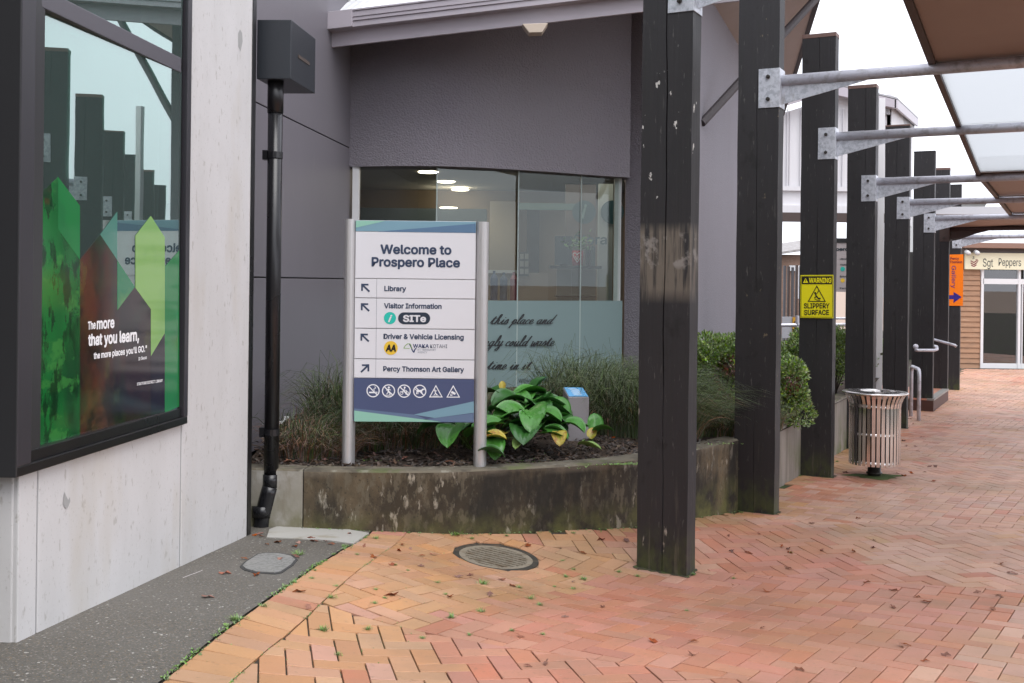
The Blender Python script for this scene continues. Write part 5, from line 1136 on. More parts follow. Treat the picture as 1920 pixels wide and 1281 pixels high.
# service lid in the dark strip
lp = [gp(*q, .004) for q in ((451, 1063), (459, 1055), (483, 1040), (497, 1037.5), (525, 1038), (548, 1043), (557, 1050), (549, 1060), (528, 1074), (515, 1076.5), (478, 1074.5), (458, 1069))]
lc = sum(lp, Vector())/len(lp); sl_o = thing('service_cover', 'rounded grey utility cover set into the dark aggregate strip', 'cover', tuple(lc))
m_ = MB(); m_.prism([lc+(p-lc)*.93+Vector((0, 0, .002)) for p in lp], (0, 0, -.02)); mesh_obj('lid', m_, M['toby'], sl_o)
m_ = MB(); m_.prism([lc+(p-lc)*1.03-Vector((0, 0, .001)) for p in lp], (0, 0, -.02)); mesh_obj('surround', m_, material('dark_gap', (.05, .05, .05), .8), sl_o)
# bin
bc = gp(1639, 893); B0 = (bc.x, bc.y, bc.z); ppm = F/bc.y
bn = thing('litter_bin', 'round stainless slatted litter bin with flared rim on a short post', 'bin', B0)
HB = (893-735)/ppm; r_rim = 59/ppm; r_b = 46/ppm; zb0 = 24/ppm
ns = 34
for k in range(ns):
    a = 2*math.pi*(k+.5)/ns; c_, s_ = math.cos(a), math.sin(a); hw = math.pi*r_b/ns*.72; m_ = MB()
    prof = [(r_b, zb0), (r_b+.001, zb0+.2), (r_b, HB-.14), (r_b+.006, HB-.10), (r_b+.025, HB-.055), (r_rim-.022, HB-.02), (r_rim-.008, HB-.008)]
    for (r, z) in prof: m_.v += [(bc.x+c_*r-s_*hw, bc.y+s_*r+c_*hw, bc.z+z), (bc.x+c_*r+s_*hw, bc.y+s_*r-c_*hw, bc.z+z)]
    n2 = len(m_.v)
    for (r, z) in prof: r -= .003; m_.v += [(bc.x+c_*r-s_*hw, bc.y+s_*r+c_*hw, bc.z+z), (bc.x+c_*r+s_*hw, bc.y+s_*r-c_*hw, bc.z+z)]
    for i in range(len(prof)-1):
        q = 2*i; m_.f += [(q, q+2, q+3, q+1), (n2+q, n2+q+1, n2+q+3, n2+q+2), (q, n2+q, n2+q+2, q+2), (q+1, q+3, n2+q+3, n2+q+1)]
    mesh_obj('slat', m_, M['steel'], bn)
for nm, z in (('hoop_band', zb0+.03), ('hoop_band', HB*.52), ('hoop_band', HB-.12)):
    m_ = MB(); m_.lathe(B0, [(r_b-.004, z-.012), (r_b-.004, z+.012), (r_b-.009, z+.012), (r_b-.009, z-.012)], 40); mesh_obj(nm, m_, M['steel'], bn, smooth=True)
m_ = MB(); m_.lathe(B0, [(r_rim-.028, HB-.018), (r_rim, HB-.012), (r_rim+.003, HB), (r_rim-.012, HB+.006), (.14, HB+.014), (.13, HB+.006), (.128, HB-.06)], 48); mesh_obj('rim', m_, M['steel'], bn, smooth=True)
m_ = MB(); m_.lathe(B0, [(.001, zb0+.03), (r_b-.035, zb0+.03), (r_b-.035, HB-.1), (.14, HB-.06)], 40); mesh_obj('liner', m_, M['liner'], bn, smooth=True)
m_ = MB(); m_.lathe(B0, [(.062, -.05), (.062, .025), (.075, .03), (.075, .04), (.062, .045), (.06, zb0+.05)], 24); mesh_obj('foot_post', m_, M['liner'], bn, smooth=True)
m_ = MB()
for k in range(26):
    a = 6.283*k/26; r = .19+.05*math.sin(a*3)+.03*math.sin(a*7); X, Y = bc.x+r*1.3*math.cos(a), bc.y+r*.9*math.sin(a)-.02; m_.v.append((X, Y, gz(X, Y)+.003))
m_.v.append((bc.x, bc.y, bc.z+.012)); m_.f = [(k, (k+1) % 26, 26) for k in range(26)]
tag(mesh_obj('moss_patch', m_, M['moss'], None), 'dark green moss round the foot of the litter bin', 'moss', kind='stuff')
# hoop
hp0 = gp(1722.5, 789); 
m_ = MB(); a = Vector(hp0); b = gp(1735.5, 784); b = a+Vector((.12, .62, 0)); b.z = gz(b.x, b.y); hz_ = (789-693)/F*a.y; rr_ = .09; d = (b-a); d.z = 0; L = d.length; d.normalize()
pth = [a-Vector((0, 0, .05)), a+Vector((0, 0, hz_-rr_))]+[a+d*(rr_-rr_*math.cos(t))+Vector((0, 0, hz_-rr_+rr_*math.sin(t))) for t in (.4, .8, 1.2, 1.57)]
pth += [b-d*(rr_-rr_*math.cos(t))+Vector((0, 0, (a.z-b.z)+hz_-rr_+rr_*math.sin(t))) for t in (1.57, 1.2, .8, .4, 0)]+[b-Vector((0, 0, .05))]
m_.tube(pth, .027, 14); o = mesh_obj('bicycle_hoop', m_, M['galv_tube'], None, origin=tuple(a), smooth=True); tag(o, 'galvanised inverted-U bicycle hoop in front of the sixth post', 'bicycle rack')
# handrails
m_ = MB(); Z = 16.6; pts = [at(1716, 656, Z), at(1722, 657, Z), at(1752, 657, Z), at(1757, 655, Z+.1), at(1756, 650, Z+.5), at(1746, 648, Z+.8)]; m_.tube(pts, .024, 12); m_.tube([at(1717.5, 650, Z+.02), at(1717.5, 650, Z+.02)+Vector((0, .02, 0))], .04, 12)
o = mesh_obj('handrail', m_, M['galv_tube'], None, origin=tuple(pts[0]), smooth=True); tag(o, 'short looped steel handrail fixed to the post above the bicycle hoop', 'handrail')
m_ = MB(); pts = [at(1746, 635, 18.9), at(1752, 637, 18.8), at(1790, 647.5, 18.3), at(1793, 650, 18.3)]; m_.tube(pts, .024, 12)
o = mesh_obj('handrail', m_, M['galv_tube'], None, origin=tuple(pts[0]), smooth=True); tag(o, 'sloping steel handrail descending past the black post on the step', 'handrail')
# raised brick step
st = thing('brick_step', 'raised brick step with dark riser at the foot of the black post', 'step', tuple(gp(1755, 768)))
P0, P1 = gp(1750, 772), gp(1776, 748); P1 = P0+(Vector((ROWD[0], ROWD[1], 0))*2.2); P1.z = gz(P1.x, P1.y); hs_ = .17
m_ = MB(); m_.prism([P0, P1, P1-PN*1.5, P0-PN*1.5], (0, 0, hs_)); mesh_obj('riser', m_, material('dark_red_riser', (.07, .028, .02), .6), st)
m_ = MB(); m_.prism([p+Vector((0, 0, hs_+.001)) for p in (P0+PN*.01, P1+PN*.01, P1-PN*.1, P0-PN*.1)], (0, 0, .03)); mesh_obj('nosing', m_, material('grey_nosing', (.25, .24, .22), .5), st)
m_ = MB(); m_.prism([p+Vector((0, 0, hs_+.001)) for p in (P0-PN*.101, P1-PN*.101, P1-PN*1.5, P0-PN*1.5)], (0, 0, .025)); mesh_obj('tread', m_, M['red_s'], st)
# warning sign on post 3
X3, Y3 = posts[2][0], posts[2][1]
w0 = Vector((X3, Y3, 0))-PR*.012; wn = -PR
def onP3(off): 
    p0 = w0+wn*off
    def h(x, y): d = ray(x, y); t = (p0-ORG).dot(PR)/d.dot(PR); return ORG+d*t
    return h
ws = thing('warning_sign', 'yellow slippery-surface warning sign screwed to the third post', 'sign', tuple(onP3(0)(1532, 597)))
ye = flat('sign_yellow', (238, 228, 20), .45); bk_ = flat('sign_black', (22, 20, 20), .5)
m_ = MB(); m_.prism([onP3(.0)(*q) for q in ((1501, 516), (1562.5, 515.5), (1562.5, 597), (1500.5, 596))], PR*.004); mesh_obj('sign_plate', m_, ye, ws, bevel=.001)
h3 = onP3(.002); h4 = onP3(.003)
decal('border_line', path_px([(1502.5, 518), (1561, 517.5), (1561, 595), (1502, 594.5), (1502.5, 518)], .7), h3, bk_, ws)
decal('header_print', [[(1503.5, 519), (1560, 518.5), (1560, 533), (1503.5, 533)]], h3, bk_, ws)
lettering('lettering', 'WARNING', (1517, 530.3), (1558.5, 530.3), 8.8, h4, ye, ws, .03)
decal('triangle_icon', [[(1510.5, 521.5), (1515.5, 530.5), (1505.5, 530.5)]], h4, ye, ws); decal('triangle_icon', bar_px(1510.5, 524, 1510.5, 528.5, 1.2), onP3(.0035), bk_, ws)
decal('triangle_icon', [[p for p in q] for q in tri_px(1531.5, 552.5, 17.5, .16)], h3, bk_, ws)
decal('slipping_figure', disc_px(1528.5, 549.5, 1.9)+path_px([(1529, 551.5), (1531, 556), (1535, 560.5), (1538.5, 559)], 2.6)+path_px([(1529.5, 552.5), (1533, 549), (1535, 545)], 1.4)+path_px([(1531, 556), (1527, 558.5)], 1.8)+path_px([(1527, 560), (1532, 563), (1538, 563)], 1.2), h3, bk_, ws)
lettering('lettering', 'SLIPPERY', (1507.5, 578), (1555, 578), 9, h3, bk_, ws, .02); lettering('lettering', 'SURFACE', (1508, 590.5), (1554, 590.5), 9, h3, bk_, ws, .02)
# gallery sign on post 8
X8, Y8 = posts[7][0], posts[7][1]
def onP8(off):
    p0 = Vector((X8, Y8, 0))-PR*(.014+off)
    def h(x, y): d = ray(x, y); t = (p0-ORG).dot(PR)/d.dot(PR); return ORG+d*t
    return h
gs_ = thing('gallery_sign', 'tall orange gallery sign with blue arrow on the farthest post', 'sign', tuple(onP8(0)(1792, 574)))
og = flat('sign_orange', (255, 130, 15), .45); bl = flat('sign_blue', (52, 36, 132), .5); dr_ = flat('sign_darkred', (120, 36, 60), .5)
m_ = MB(); m_.prism([onP8(0)(*q) for q in ((1780, 477.5), (1806.5, 477), (1805.5, 573.5), (1778.5, 573.5))], PR*.006); mesh_obj('sign_plate', m_, og, gs_)
h8 = onP8(.004)
lettering('lettering', 'Percy', (1782, 487), (1798, 487), 4.4, h8, dr_, gs_, .02); lettering('lettering', 'Thomson', (1781, 493.5), (1804, 493.5), 4.4, h8, dr_, gs_, .02)
v, f, x0, x1 = text_2d('Gallery', .03); mb = MB(); sc2 = 42/(x1-x0)
for (x, y) in v: mb.v.append(tuple(h8(1784.5+y*15.5, 498.5+(x-x0)*sc2)))
mb.f = f; mesh_obj('lettering', mb, bl, gs_)
decal('arrow', [[(1779.5, 553.5), (1788, 553.5), (1788, 547.5), (1803, 557), (1788, 568), (1788, 561), (1779.5, 561)]], h8, bl, gs_)

# ---------------------------------------------------------------- shop at the far end
ZH = 27.0
shop = thing('cafe_shop', 'timber-clad cafe with cream name board and white glazed doors at the far end', 'building', tuple(at(1835, 690, ZH)))
def hs_s(off): return lambda x, y: at(x, y, ZH-off)
bw = material('cedar_weatherboard', (.34, .19, .11), .7, layers=[((.22, .13, .08), (3, 3, 12), 4, .45, .7, .7), ((.45, .33, .24), (2, 2, 20), 3, .6, .75, .6)])
n = 19
for k in range(n):
    y0 = 505+k*(690-505)/n; y1 = 505+(k+1)*(690-505)/n+.4
    a, b = at(1770, y1-.3, ZH), at(1837.5, y1+.5, ZH); h_ = (y1-y0)/F*ZH
    m_ = MB(); m_.v = [(a.x, ZH-.035, a.z), (b.x, ZH-.035, a.z), (b.x, ZH-.008, a.z+h_), (a.x, ZH-.008, a.z+h_), (a.x, ZH+.02, a.z), (b.x, ZH+.02, a.z), (b.x, ZH+.02, a.z+h_), (a.x, ZH+.02, a.z+h_)]
    m_.f = [(0, 1, 2, 3), (4, 7, 6, 5), (0, 4, 5, 1), (3, 2, 6, 7)]; mesh_obj('weatherboard', m_, bw, shop)
def shb(nm, x0, y0, x1, y1, mat, o0, o1, bevel=0):
    a = at(x0, y1, ZH); b = at(x1, y0, ZH); m_ = MB(); m_.box((a.x, ZH-o1, a.z), (b.x, ZH-o0, b.z)); return mesh_obj(nm, m_, mat, shop, bevel=bevel)
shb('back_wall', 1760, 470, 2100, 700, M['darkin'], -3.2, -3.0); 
shb('door_frame', 1836.5, 505, 1843.5, 692.5, M['white'], -.05, .05); shb('door_frame', 1836.5, 684, 2100, 690.5, M['white'], -.05, .04); shb('door_frame', 1842, 525.5, 2100, 532.5, M['white'], -.05, .05); shb('door_frame', 1906, 505, 1912.5, 692, M['white'], -.05, .055); shb('door_frame', 1913.5, 533, 1917, 690, M['white'], -.05, .045)
shb('door_frame', 1990, 505, 1996, 692, M['white'], -.05, .055)
M['shopglass'] = glass('dark_shop_glass', (.5, .5, .5), .12, (1, 1, 1), grazing=.4)
shb('window_pane', 1843, 532, 1907, 685, M['shopglass'], -.01, 0); shb('window_pane', 1843, 507, 1907, 526, M['shopglass'], -.01, 0); shb('window_pane', 1917, 507, 1991, 685, M['shopglass'], -.01, 0)
shb('inner_curtain', 1846, 532, 1853, 684, material('tan_curtain', (.3, .2, .13), .8), -.5, -.45)
for (x0, y0, x1, y1, c_) in ((1860, 560, 1900, 600, (.07, .03, .02)), (1870, 605, 1905, 640, (.12, .06, .04)), (1858, 640, 1902, 672, (.10, .05, .035)), (1880, 575, 1892, 630, (.16, .09, .06))): shb('cafe_interior_panel', x0, y0, x1, y1, material('cafe_dim', c_, .8), -2.6, -2.5)
shb('name_board', 1806, 477.5, 2100, 505, material('cream_board', S((225, 219, 190)), .6), .06, .12, bevel=.004)
h9 = hs_s(.124); dk = flat('board_ink', (38, 50, 58), .5); mr_ = flat('board_maroon', (125, 28, 48), .5)
lettering('lettering', 'Sgt', (1843, 500), (1862, 500.4), 15, h9, dk, shop, .004); lettering('lettering', 'Peppers', (1872.5, 498.5), (1914.5, 499.2), 14, h9, dk, shop, .004)
decal('cup_logo', path_px([(1820, 489), (1826, 492.5), (1832, 488.5)], 1.8)+path_px([(1820, 493), (1826, 496.5), (1832, 492.5)], 1.8)+path_px([(1821, 497), (1826, 500), (1831, 496.5)], 1.8)+path_px([(1829, 487.5), (1832, 486.5), (1834, 489), (1832, 492.5)], 1), h9, mr_, shop)
decal('cup_logo', path_px([(1827, 481), (1824, 481.5), (1827, 484), (1825, 485.5), (1823, 485.5)], .8), h9, dk, shop)
shb('eave_board', 1795, 465, 2100, 477.4, material('taupe_eave', (.17, .14, .13), .7), 0, .04); shb('gutter', 1798, 459, 2100, 465.5, material('brown_gutter', (.26, .15, .11), .6), .15, .3, bevel=.01)
for xx in (1812, 1829): 
    p = at(xx, 472, ZH-.2); m_ = MB(); m_.tube([p, p+Vector((.0, -.14, -.05))], .055, 12); mesh_obj('spotlight', m_, M['white'], shop, smooth=True)
rfm = MB(); a, b = at(1802, 460, ZH-.3), at(2150, 456, ZH-.3); RLn = (b.x-a.x); nr = int(RLn/.05)
for i in range(nr+1):
    x = a.x+RLn*i/nr; h = .02*math.sin(i*math.pi/2); rfm.v += [(x, ZH-.3, a.z+.02+h), (x+2.2, ZH+3.2, a.z+1.35+h)]
    if i: q = 2*i; rfm.f.append((q-2, q, q+1, q-1))
mesh_obj('roof', rfm, M['roofwhite'], shop, smooth=True)

# ---------------------------------------------------------------- white clad hall behind the posts
ZW = 24.0
hall = thing('white_hall', 'white clad upper building with mauve roof edge behind the posts', 'building', tuple(at(1560, 400, ZW)))
def hb(nm, x0, y0, x1, y1, mat, o0=0, o1=.05, Z=ZW, par=None, bevel=0):
    a = at(x0, y1, Z); b = at(x1, y0, Z); m_ = MB(); m_.box((a.x, Z-o1, a.z), (b.x, Z-o0, b.z)); return mesh_obj(nm, m_, mat, par or hall, bevel=bevel)
a, b = at(1380, 192, ZW), at(1672, 192, ZW)
pts = [at(1380, 400, ZW), at(1671, 403, ZW), at(1671, 200, ZW), at(1575, 178, ZW), at(1380, 240, ZW)]
m_ = MB(); m_.prism(pts, (0, .2, 0)); mesh_obj('wall', m_, M['whitewall'], hall)
for x in (1474, 1499, 1578, 1602, 1626, 1652, 1668): hb('batten', x, 205, x+3.0, 356, M['whitewall'], .001, .05)
hb('band', 1380, 352, 1671, 357, M['whitewall'], .052, .09); hb('band', 1380, 388, 1671, 401, M['whitewall'], .001, .10); hb('batten', 1479, 200, 1481, 352, M['whitewall'], .001, .03)
fa1 = MB(); fa1.prism([at(1560, 158, ZW-.35), at(1680, 187, ZW-.35), at(1680, 203, ZW-.35), at(1560, 176, ZW-.35)], (0, .2, 0)); mesh_obj('roof_fascia', fa1, M['gutter'], hall)
fa1 = MB(); fa1.prism([at(1382, 208, ZW-.35), at(1562, 157, ZW-.35), at(1562, 171, ZW-.35), at(1382, 224, ZW-.35)], (0, .2, 0)); mesh_obj('roof_fascia', fa1, M['gutter'], hall)
e0, e1 = at(1681, 187, ZW-.35), at(1722, 224, ZW+5.2); 
e0 = e0+Vector((.02, .0, 0)); m_ = MB(); m_.prism([e0, e1, e1-Vector((0, 0, .2)), e0-Vector((0, 0, .19))], (-.06, 0, 0)); m_.f = m_.f; mesh_obj('gutter', m_, M['gutter'], hall)
m_ = MB(); q0, q1 = at(1671, 200, ZW), at(1712, 238, ZW+5); m_.prism([q0+Vector((0, 0, .3)), q1+Vector((0, 0, .3)), Vector((q1.x, q1.y, at(1700, 403, ZW).z)), at(1671, 403, ZW)], (-.1, 0, 0)); mesh_obj('side_wall', m_, M['whitewall'], hall)
m_ = MB(); m_.prism([at(1560, 157, ZW-.35), e0+Vector((0, 0, .01)), e1+Vector((0, 0, .01)), at(1610, 190, ZW+5.2)], (0, 0, .04)); m_.prism([at(1560, 162, ZW-.1), e0+Vector((-.1, .2, -.05)), e1+Vector((-.1, 0, -.05)), e1+Vector((-.1, 0, -.3)), e0+Vector((-.1, .2, -.3))], (-.05, 0, 0)); mesh_obj('roof', m_, material('grey_roof', (.35, .35, .37), .6), hall)
hb('beam', 1380, 401.5, 1672, 415, M['brownbeam'], .0, .15)
pw_ = MB(); p0 = at(1645.5, 735, 15.2); 
wpz = at(1651, 185, 15.2).z; pw_.box((p0.x-.042, 15.16, gz(p0.x, 15.2)-.1), (p0.x+.05, 15.25, wpz)); o = mesh_obj('white_pole', pw_, M['white'], None, origin=tuple(p0), bevel=.004); tag(o, 'slim square white pole between the fourth and fifth posts', 'pole')
# background seen under the hall
hs2 = thing('brick_house', 'low brown brick house with grey roof far behind the posts', 'house', tuple(at(1480, 520, 45)))
def fb(nm, x0, y0, x1, y1, mat, Z, d, par): a = at(x0, y1, Z); b = at(x1, y0, Z); m_ = MB(); m_.box((a.x, Z, a.z), (b.x, Z+d, b.z)); return mesh_obj(nm, m_, mat, par)
fb('wall', 1440, 478, 1510, 640, material('brown_brick_wall', (.24, .15, .11), .8, layers=[((.34, .25, .2), (6, 6, 12), 4, .5, .7, .6)]), 45, 4, hs2)
m_ = MB(); m_.prism([at(1430, 482, 44.6), at(1512, 470, 44.6), at(1505, 454, 49), at(1455, 462, 49)], (0, 0, .1)); mesh_obj('roof', m_, material('mottled_roof', (.28, .26, .25), .8, layers=[((.5, .5, .5), 5, 4, .5, .7, .7)]), hs2)
fb('window', 1480, 498, 1500, 508, M['white'], 44.9, .08, hs2); fb('porch_post', 1497, 500, 1500, 560, M['white'], 44, .1, hs2)
fn = thing('slat_fence', 'dark upright slat fence behind the green shrub', 'fence', tuple(at(1482, 600, 21)))
for k in range(5): fb('slat', 1469+k*7.5, 500+random.uniform(-3, 3), 1474+k*7.5, 640, M['brownbeam'] if k % 2 else material('slat_grey', (.07, .07, .08), .6), 21, .08, fn)
tb_ = MB(); tb_.tube([at(1462, 610, 17.0), at(1585, 609, 17.0)], .03, 10); tb_.tube([at(1567, 597, 17.0), at(1585, 597, 17.0)], .02, 10); tb_.tube([at(1495, 592, 17.0), at(1495, 640, 17.0)], .03, 10)
o = mesh_obj('railing', tb_, M['galv_tube'], None, origin=tuple(at(1500, 610, 17))); tag(o, 'horizontal steel railing behind the shrubs and the third post', 'railing')
ys_ = thing('yellow_sign', 'small yellow and grey sign hanging below the dark slats', 'sign', tuple(at(1490, 630, 18.2)))
fb('sign_plate', 1486, 595, 1499, 634, flat('mustard', (200, 150, 40)), 18.2, .02, ys_); fb('side_plate', 1466, 594, 1485.8, 634, flat('sign_grey', (170, 172, 178)), 18.22, .02, ys_)
decal('lettering', [[(1488.5, 605), (1490.5, 601.5), (1492, 605)], [(1492.5, 605), (1494, 601.5), (1496, 605)]], lambda x, y: at(x, y, 18.19), bk_, ys_)
s2 = thing('second_sign', 'pale directory sign partly hidden between the third and fourth posts', 'sign', tuple(at(1570, 548, 15.3)))
fb('sign_plate', 1540, 455, 1592, 547, material('pinkish_panel', (.42, .38, .38), .5), 15.3, .04, s2); fb('sign_head', 1540, 447, 1592, 455, M['blackmetal'], 15.29, .05, s2); fb('sign_post', 1586, 455, 1594, 700, M['blackmetal'], 15.31, .05, s2)
h2 = lambda x, y: at(x, y, 15.296)
lettering('lettering', 'Prospero', (1545, 470), (1590, 470), 5.5, h2, dk, s2, .04)
for y in (487, 498, 520, 542): lettering('lettering', 'Library' if y == 487 else ('Visitor' if y == 498 else 'Driver' if y == 520 else 'Percy'), (1575, y), (1590, y), 3, h2, dk, s2)
decal('logo_disc', disc_px(1580, 504.5, 4.3), h2, tq, s2); decal('logo_disc', disc_px(1580, 526, 4), h2, flat('yellow2', (228, 190, 60)), s2)
for (x, y, Z, w_, lab) in ((1745, 412, 34, 1.6, 'curved pale vent hood on a far roof between the posts'),):
    pass
fr_ = thing('far_roof_building', 'pale shed with light roof far behind the end of the walkway', 'building', tuple(at(1800, 500, 40)))
fb('wall', 1690, 378, 1990, 560, material('far_pale_wall', (.5, .5, .5), .7), 40, 5, fr_)
m_ = MB(); m_.prism([at(1800, 380, 39.8), at(1990, 380, 39.8), at(1990, 345, 46), at(1846, 352, 46)], (0, 0, .1)); mesh_obj('roof', m_, M['roofwhite'], fr_)
# vent hood
vh = MB(); Zv = 26.0; pts = [at(1752+i*0, 388, Zv) for i in range(1)]; pth = [at(1752, 366, Zv), at(1762, 366, Zv), at(1770, 370, Zv), at(1773, 378, Zv), at(1773, 392, Zv)]; vh.tube(pth, .10, 14)
o = mesh_obj('vent_hood', vh, material('cream_vent', (.5, .48, .4), .5), None, origin=tuple(pth[0]), smooth=True); tag(o, 'curved cream vent pipe between the sixth and seventh posts', 'vent')
# ---------------------------------------------------------------- litter and weeds
rr = random.Random(5)
LEAFV = []
for s in range(5):
    m_ = MB(); n = 11; cx_ = []
    for k in range(n):
        a = 2*math.pi*k/n; r = .5*(1 if k % 2 == 0 else .55)*(1+.25*rr.uniform(-1, 1)); cx_.append((r*math.cos(a)*1.25, r*math.sin(a)*.8))
    m_.v = [(x, y, .10*math.sin(x*6+s)+.16*abs(x)*rr.uniform(.2, 1.2)) for x, y in cx_]+[(0, 0, .02)]
    m_.f = [(k, (k+1) % n, n) for k in range(n)]
    i0 = len(m_.v); m_.v += [(x, y, z-.012) for x, y, z in m_.v[:n+1]]; m_.f += [(i0+(k+1) % n, i0+k, i0+n) for k in range(n)]+[(k, i0+k, i0+(k+1) % n, (k+1) % n) for k in range(n)]
    me = bpy.data.meshes.new('fallen_leaf'); me.from_pydata(m_.v, [], m_.f); me.materials.append(M['deadleaf']); LEAFV.append(me)
LP = [(458, 1049), (525, 1050), (556, 1045), (480, 1079), (420, 1076), (388, 1120), (553, 1025), (585, 1010), (560, 1019), (578, 1140), (562, 1110), (610, 1016), (683, 1025), (655, 1002), (770, 1030), (755, 1022), (748, 1034), (790, 1043), (812, 1041), (735, 1060), (860, 1083), (882, 1080), (790, 1063), (843, 1120), (735, 1117), (940, 1088), (962, 1100), (918, 1117), (990, 1024), (1093, 1038), (1127, 1013), (1175, 1015), (1058, 1158), (1130, 1139), (975, 1194), (1023, 1245), (990, 1250), (1225, 1204), (1298, 1229), (1075, 1092), (500, 1022), (520, 1018), (590, 1016), (490, 1007), (484, 1003), (478, 1005), (620, 1021), (700, 1045)]
LP2 = [(1423, 1002), (1366, 1006), (1371, 1034), (1405, 1038), (1466, 1026), (1478, 1030), (1480, 1037), (1541, 1033), (1601, 1035), (1639, 1014), (1637, 1028), (1477, 1067), (1374, 1098), (1436, 1110), (1624, 1093), (1720, 1120), (1738, 1130), (1675, 1140), (1862, 1144), (1873, 1120), (1833, 1112), (1430, 1179), (1692, 1214), (1700, 1211), (1772, 1230), (1733, 1241), (1497, 1256), (1300, 1204), (1675, 1108), (1900, 1076), (1878, 1058), (1608, 973), (1522, 982), (1585, 887), (1742, 876), (1754, 876), (1730, 820), (1694, 827), (1700, 837), (1716, 838), (1722, 847), (1803, 858), (1750, 903), (1709, 888), (1683, 888), (1695, 893), (1733, 886), (1712, 795), (1706, 786), (1770, 752), (1810, 729), (1830, 734), (1795, 760)]
rl = random.Random(9)
MARKS = [('the round drain grate', 930, 1046), ('the grey service cover', 504, 1058), ('the pale concrete pad', 600, 1003), ('the foot of the downpipe', 488, 1004), ('the tallest post', 1260, 1075), ('the second post', 1440, 965), ('the warning-sign post', 1550, 895), ('the litter bin', 1640, 893), ('the bicycle hoop', 1728, 790),
 ('the brick step', 1765, 762), ('the gallery-sign post', 1800, 735), ('the cafe doors', 1880, 695), ('the planter wall', 870, 1003), ('the colour change in the paving', 800, 1190), ('the bottom edge of the photo', 1000, 1260), ('the bottom right corner of the photo', 1740, 1240), ('the red paving by the right edge', 1880, 1110), ('the middle of the red paving', 1480, 1110), ('the dark strip edge', 560, 1090), ('the chalk stroke', 361, 1077), ('the lower left paving', 630, 1210), ('the orange paving below the planter', 740, 1060)]
def where(x, y): return min(MARKS, key=lambda m: math.hypot((m[1]-x), (m[2]-y)*2.2))[0]
def put_leaf(p, sz, lab, grp, lift=.006):
    ob = bpy.data.objects.new('fallen_leaf', rl.choice(LEAFV)); COL.objects.link(ob); ob.location = p+Vector((0, 0, lift)); sz *= 1.25; ob.scale = (sz, sz*rl.uniform(.6, 1), sz*rl.uniform(.7, 1.5)); ob.rotation_euler = (rl.gauss(0, .2), rl.gauss(0, .2), rl.uniform(0, 6.28)); tag(ob, lab, 'leaf', grp)
for x, y in LP: put_leaf(gp(x, y), rl.uniform(.028, .05), 'curled brown dead leaf lying near '+where(x, y), 'dead leaves by '+where(x, y)[4:])
for x, y in LP2: put_leaf(gp(x, y), rl.uniform(.022, .05)*(1 if y > 900 else 1.2), 'curled brown dead leaf lying near '+where(x, y), 'dead leaves by '+where(x, y)[4:])
TP = [(440, 1162, 2), (425, 1175, 1), (493, 1138, 1.5), (462, 1160, 1), (552, 1093, 1.5), (585, 1085, 1), (625, 1040, 1), (645, 1025, 1.5), (660, 1018, 1), (560, 1040, 2.4), (622, 1121, 1.6), (607, 1182, 2), (690, 1180, 1.4), (702, 1132, 1.2), (704, 1106, 1), (722, 1122, 1), (820, 1093, 1.2), (906, 1095, 2.2), (973, 1103, 1.4), (835, 1115, 1), (995, 1123, 1.8), (1012, 1135, 1.4), (903, 1147, 1.6), (846, 1158, 1.8), (792, 1197, 1), (880, 1191, 1), (960, 1183, 1), (1018, 1190, 1), (1061, 1082, 1.5), (1075, 1105, 1.2), (1094, 1087, 2), (1160, 1073, 1.4), (1195, 1081, 1.3), (1040, 1101, 1), (1075, 1068, 1), (1055, 1052, 1), (635, 1228, 1.2), (630, 1100, 1), (705, 1010, 1.6), (855, 1003, 2.6), (950, 1005, 1.2), (1075, 1000, 1.2), (885, 1010, 1.2), (740, 1060, 1), (765, 1070, .8), (1375, 1085, 1), (1288, 1146, 1), (1483, 1037, 1.1), (1390, 962, 1.4), (1500, 893, 1.4), (1580, 838, 2), (1590, 836, 1.5), (1570, 866, 1.5), (670, 1040, 1), (1660, 872, 1.4), (1300, 1078, 1.4), (590, 1070, 1), (600, 1060, 1), (610, 1052, 1)]
gm2 = []
for s in range(4):
    m_ = MB()
    for k in range(60):
        a = rr.uniform(0, 6.28); d = Vector((math.cos(a), math.sin(a), rr.uniform(.3, 1.6))).normalized(); p = Vector((rr.gauss(0, .25), rr.gauss(0, .25), 0)); L = rr.uniform(.5, 1.1); sd = Vector((-math.sin(a), math.cos(a), 0))*rr.uniform(.02, .045)
        m_.poly([p-sd, p+sd, p+d*L*.6+sd*.8, p+d*L, p+d*L*.6-sd*.8])
    me = bpy.data.meshes.new('grass_tuft'); me.from_pydata(m_.v, [], m_.f); me.materials.append(M['grasstuft']); gm2.append(me)
for x, y, s in TP:
    ob = bpy.data.objects.new('weed_tuft', rl.choice(gm2)); COL.objects.link(ob); ob.location = gp(x, y); q = s*.0145; ob.scale = (q*1.4, q*1.4, q); ob.rotation_euler = (0, 0, rl.uniform(0, 6.28)); tag(ob, 'small bright green weed tuft in a joint near '+where(x, y), 'weed', 'weed tufts by '+where(x, y)[4:])
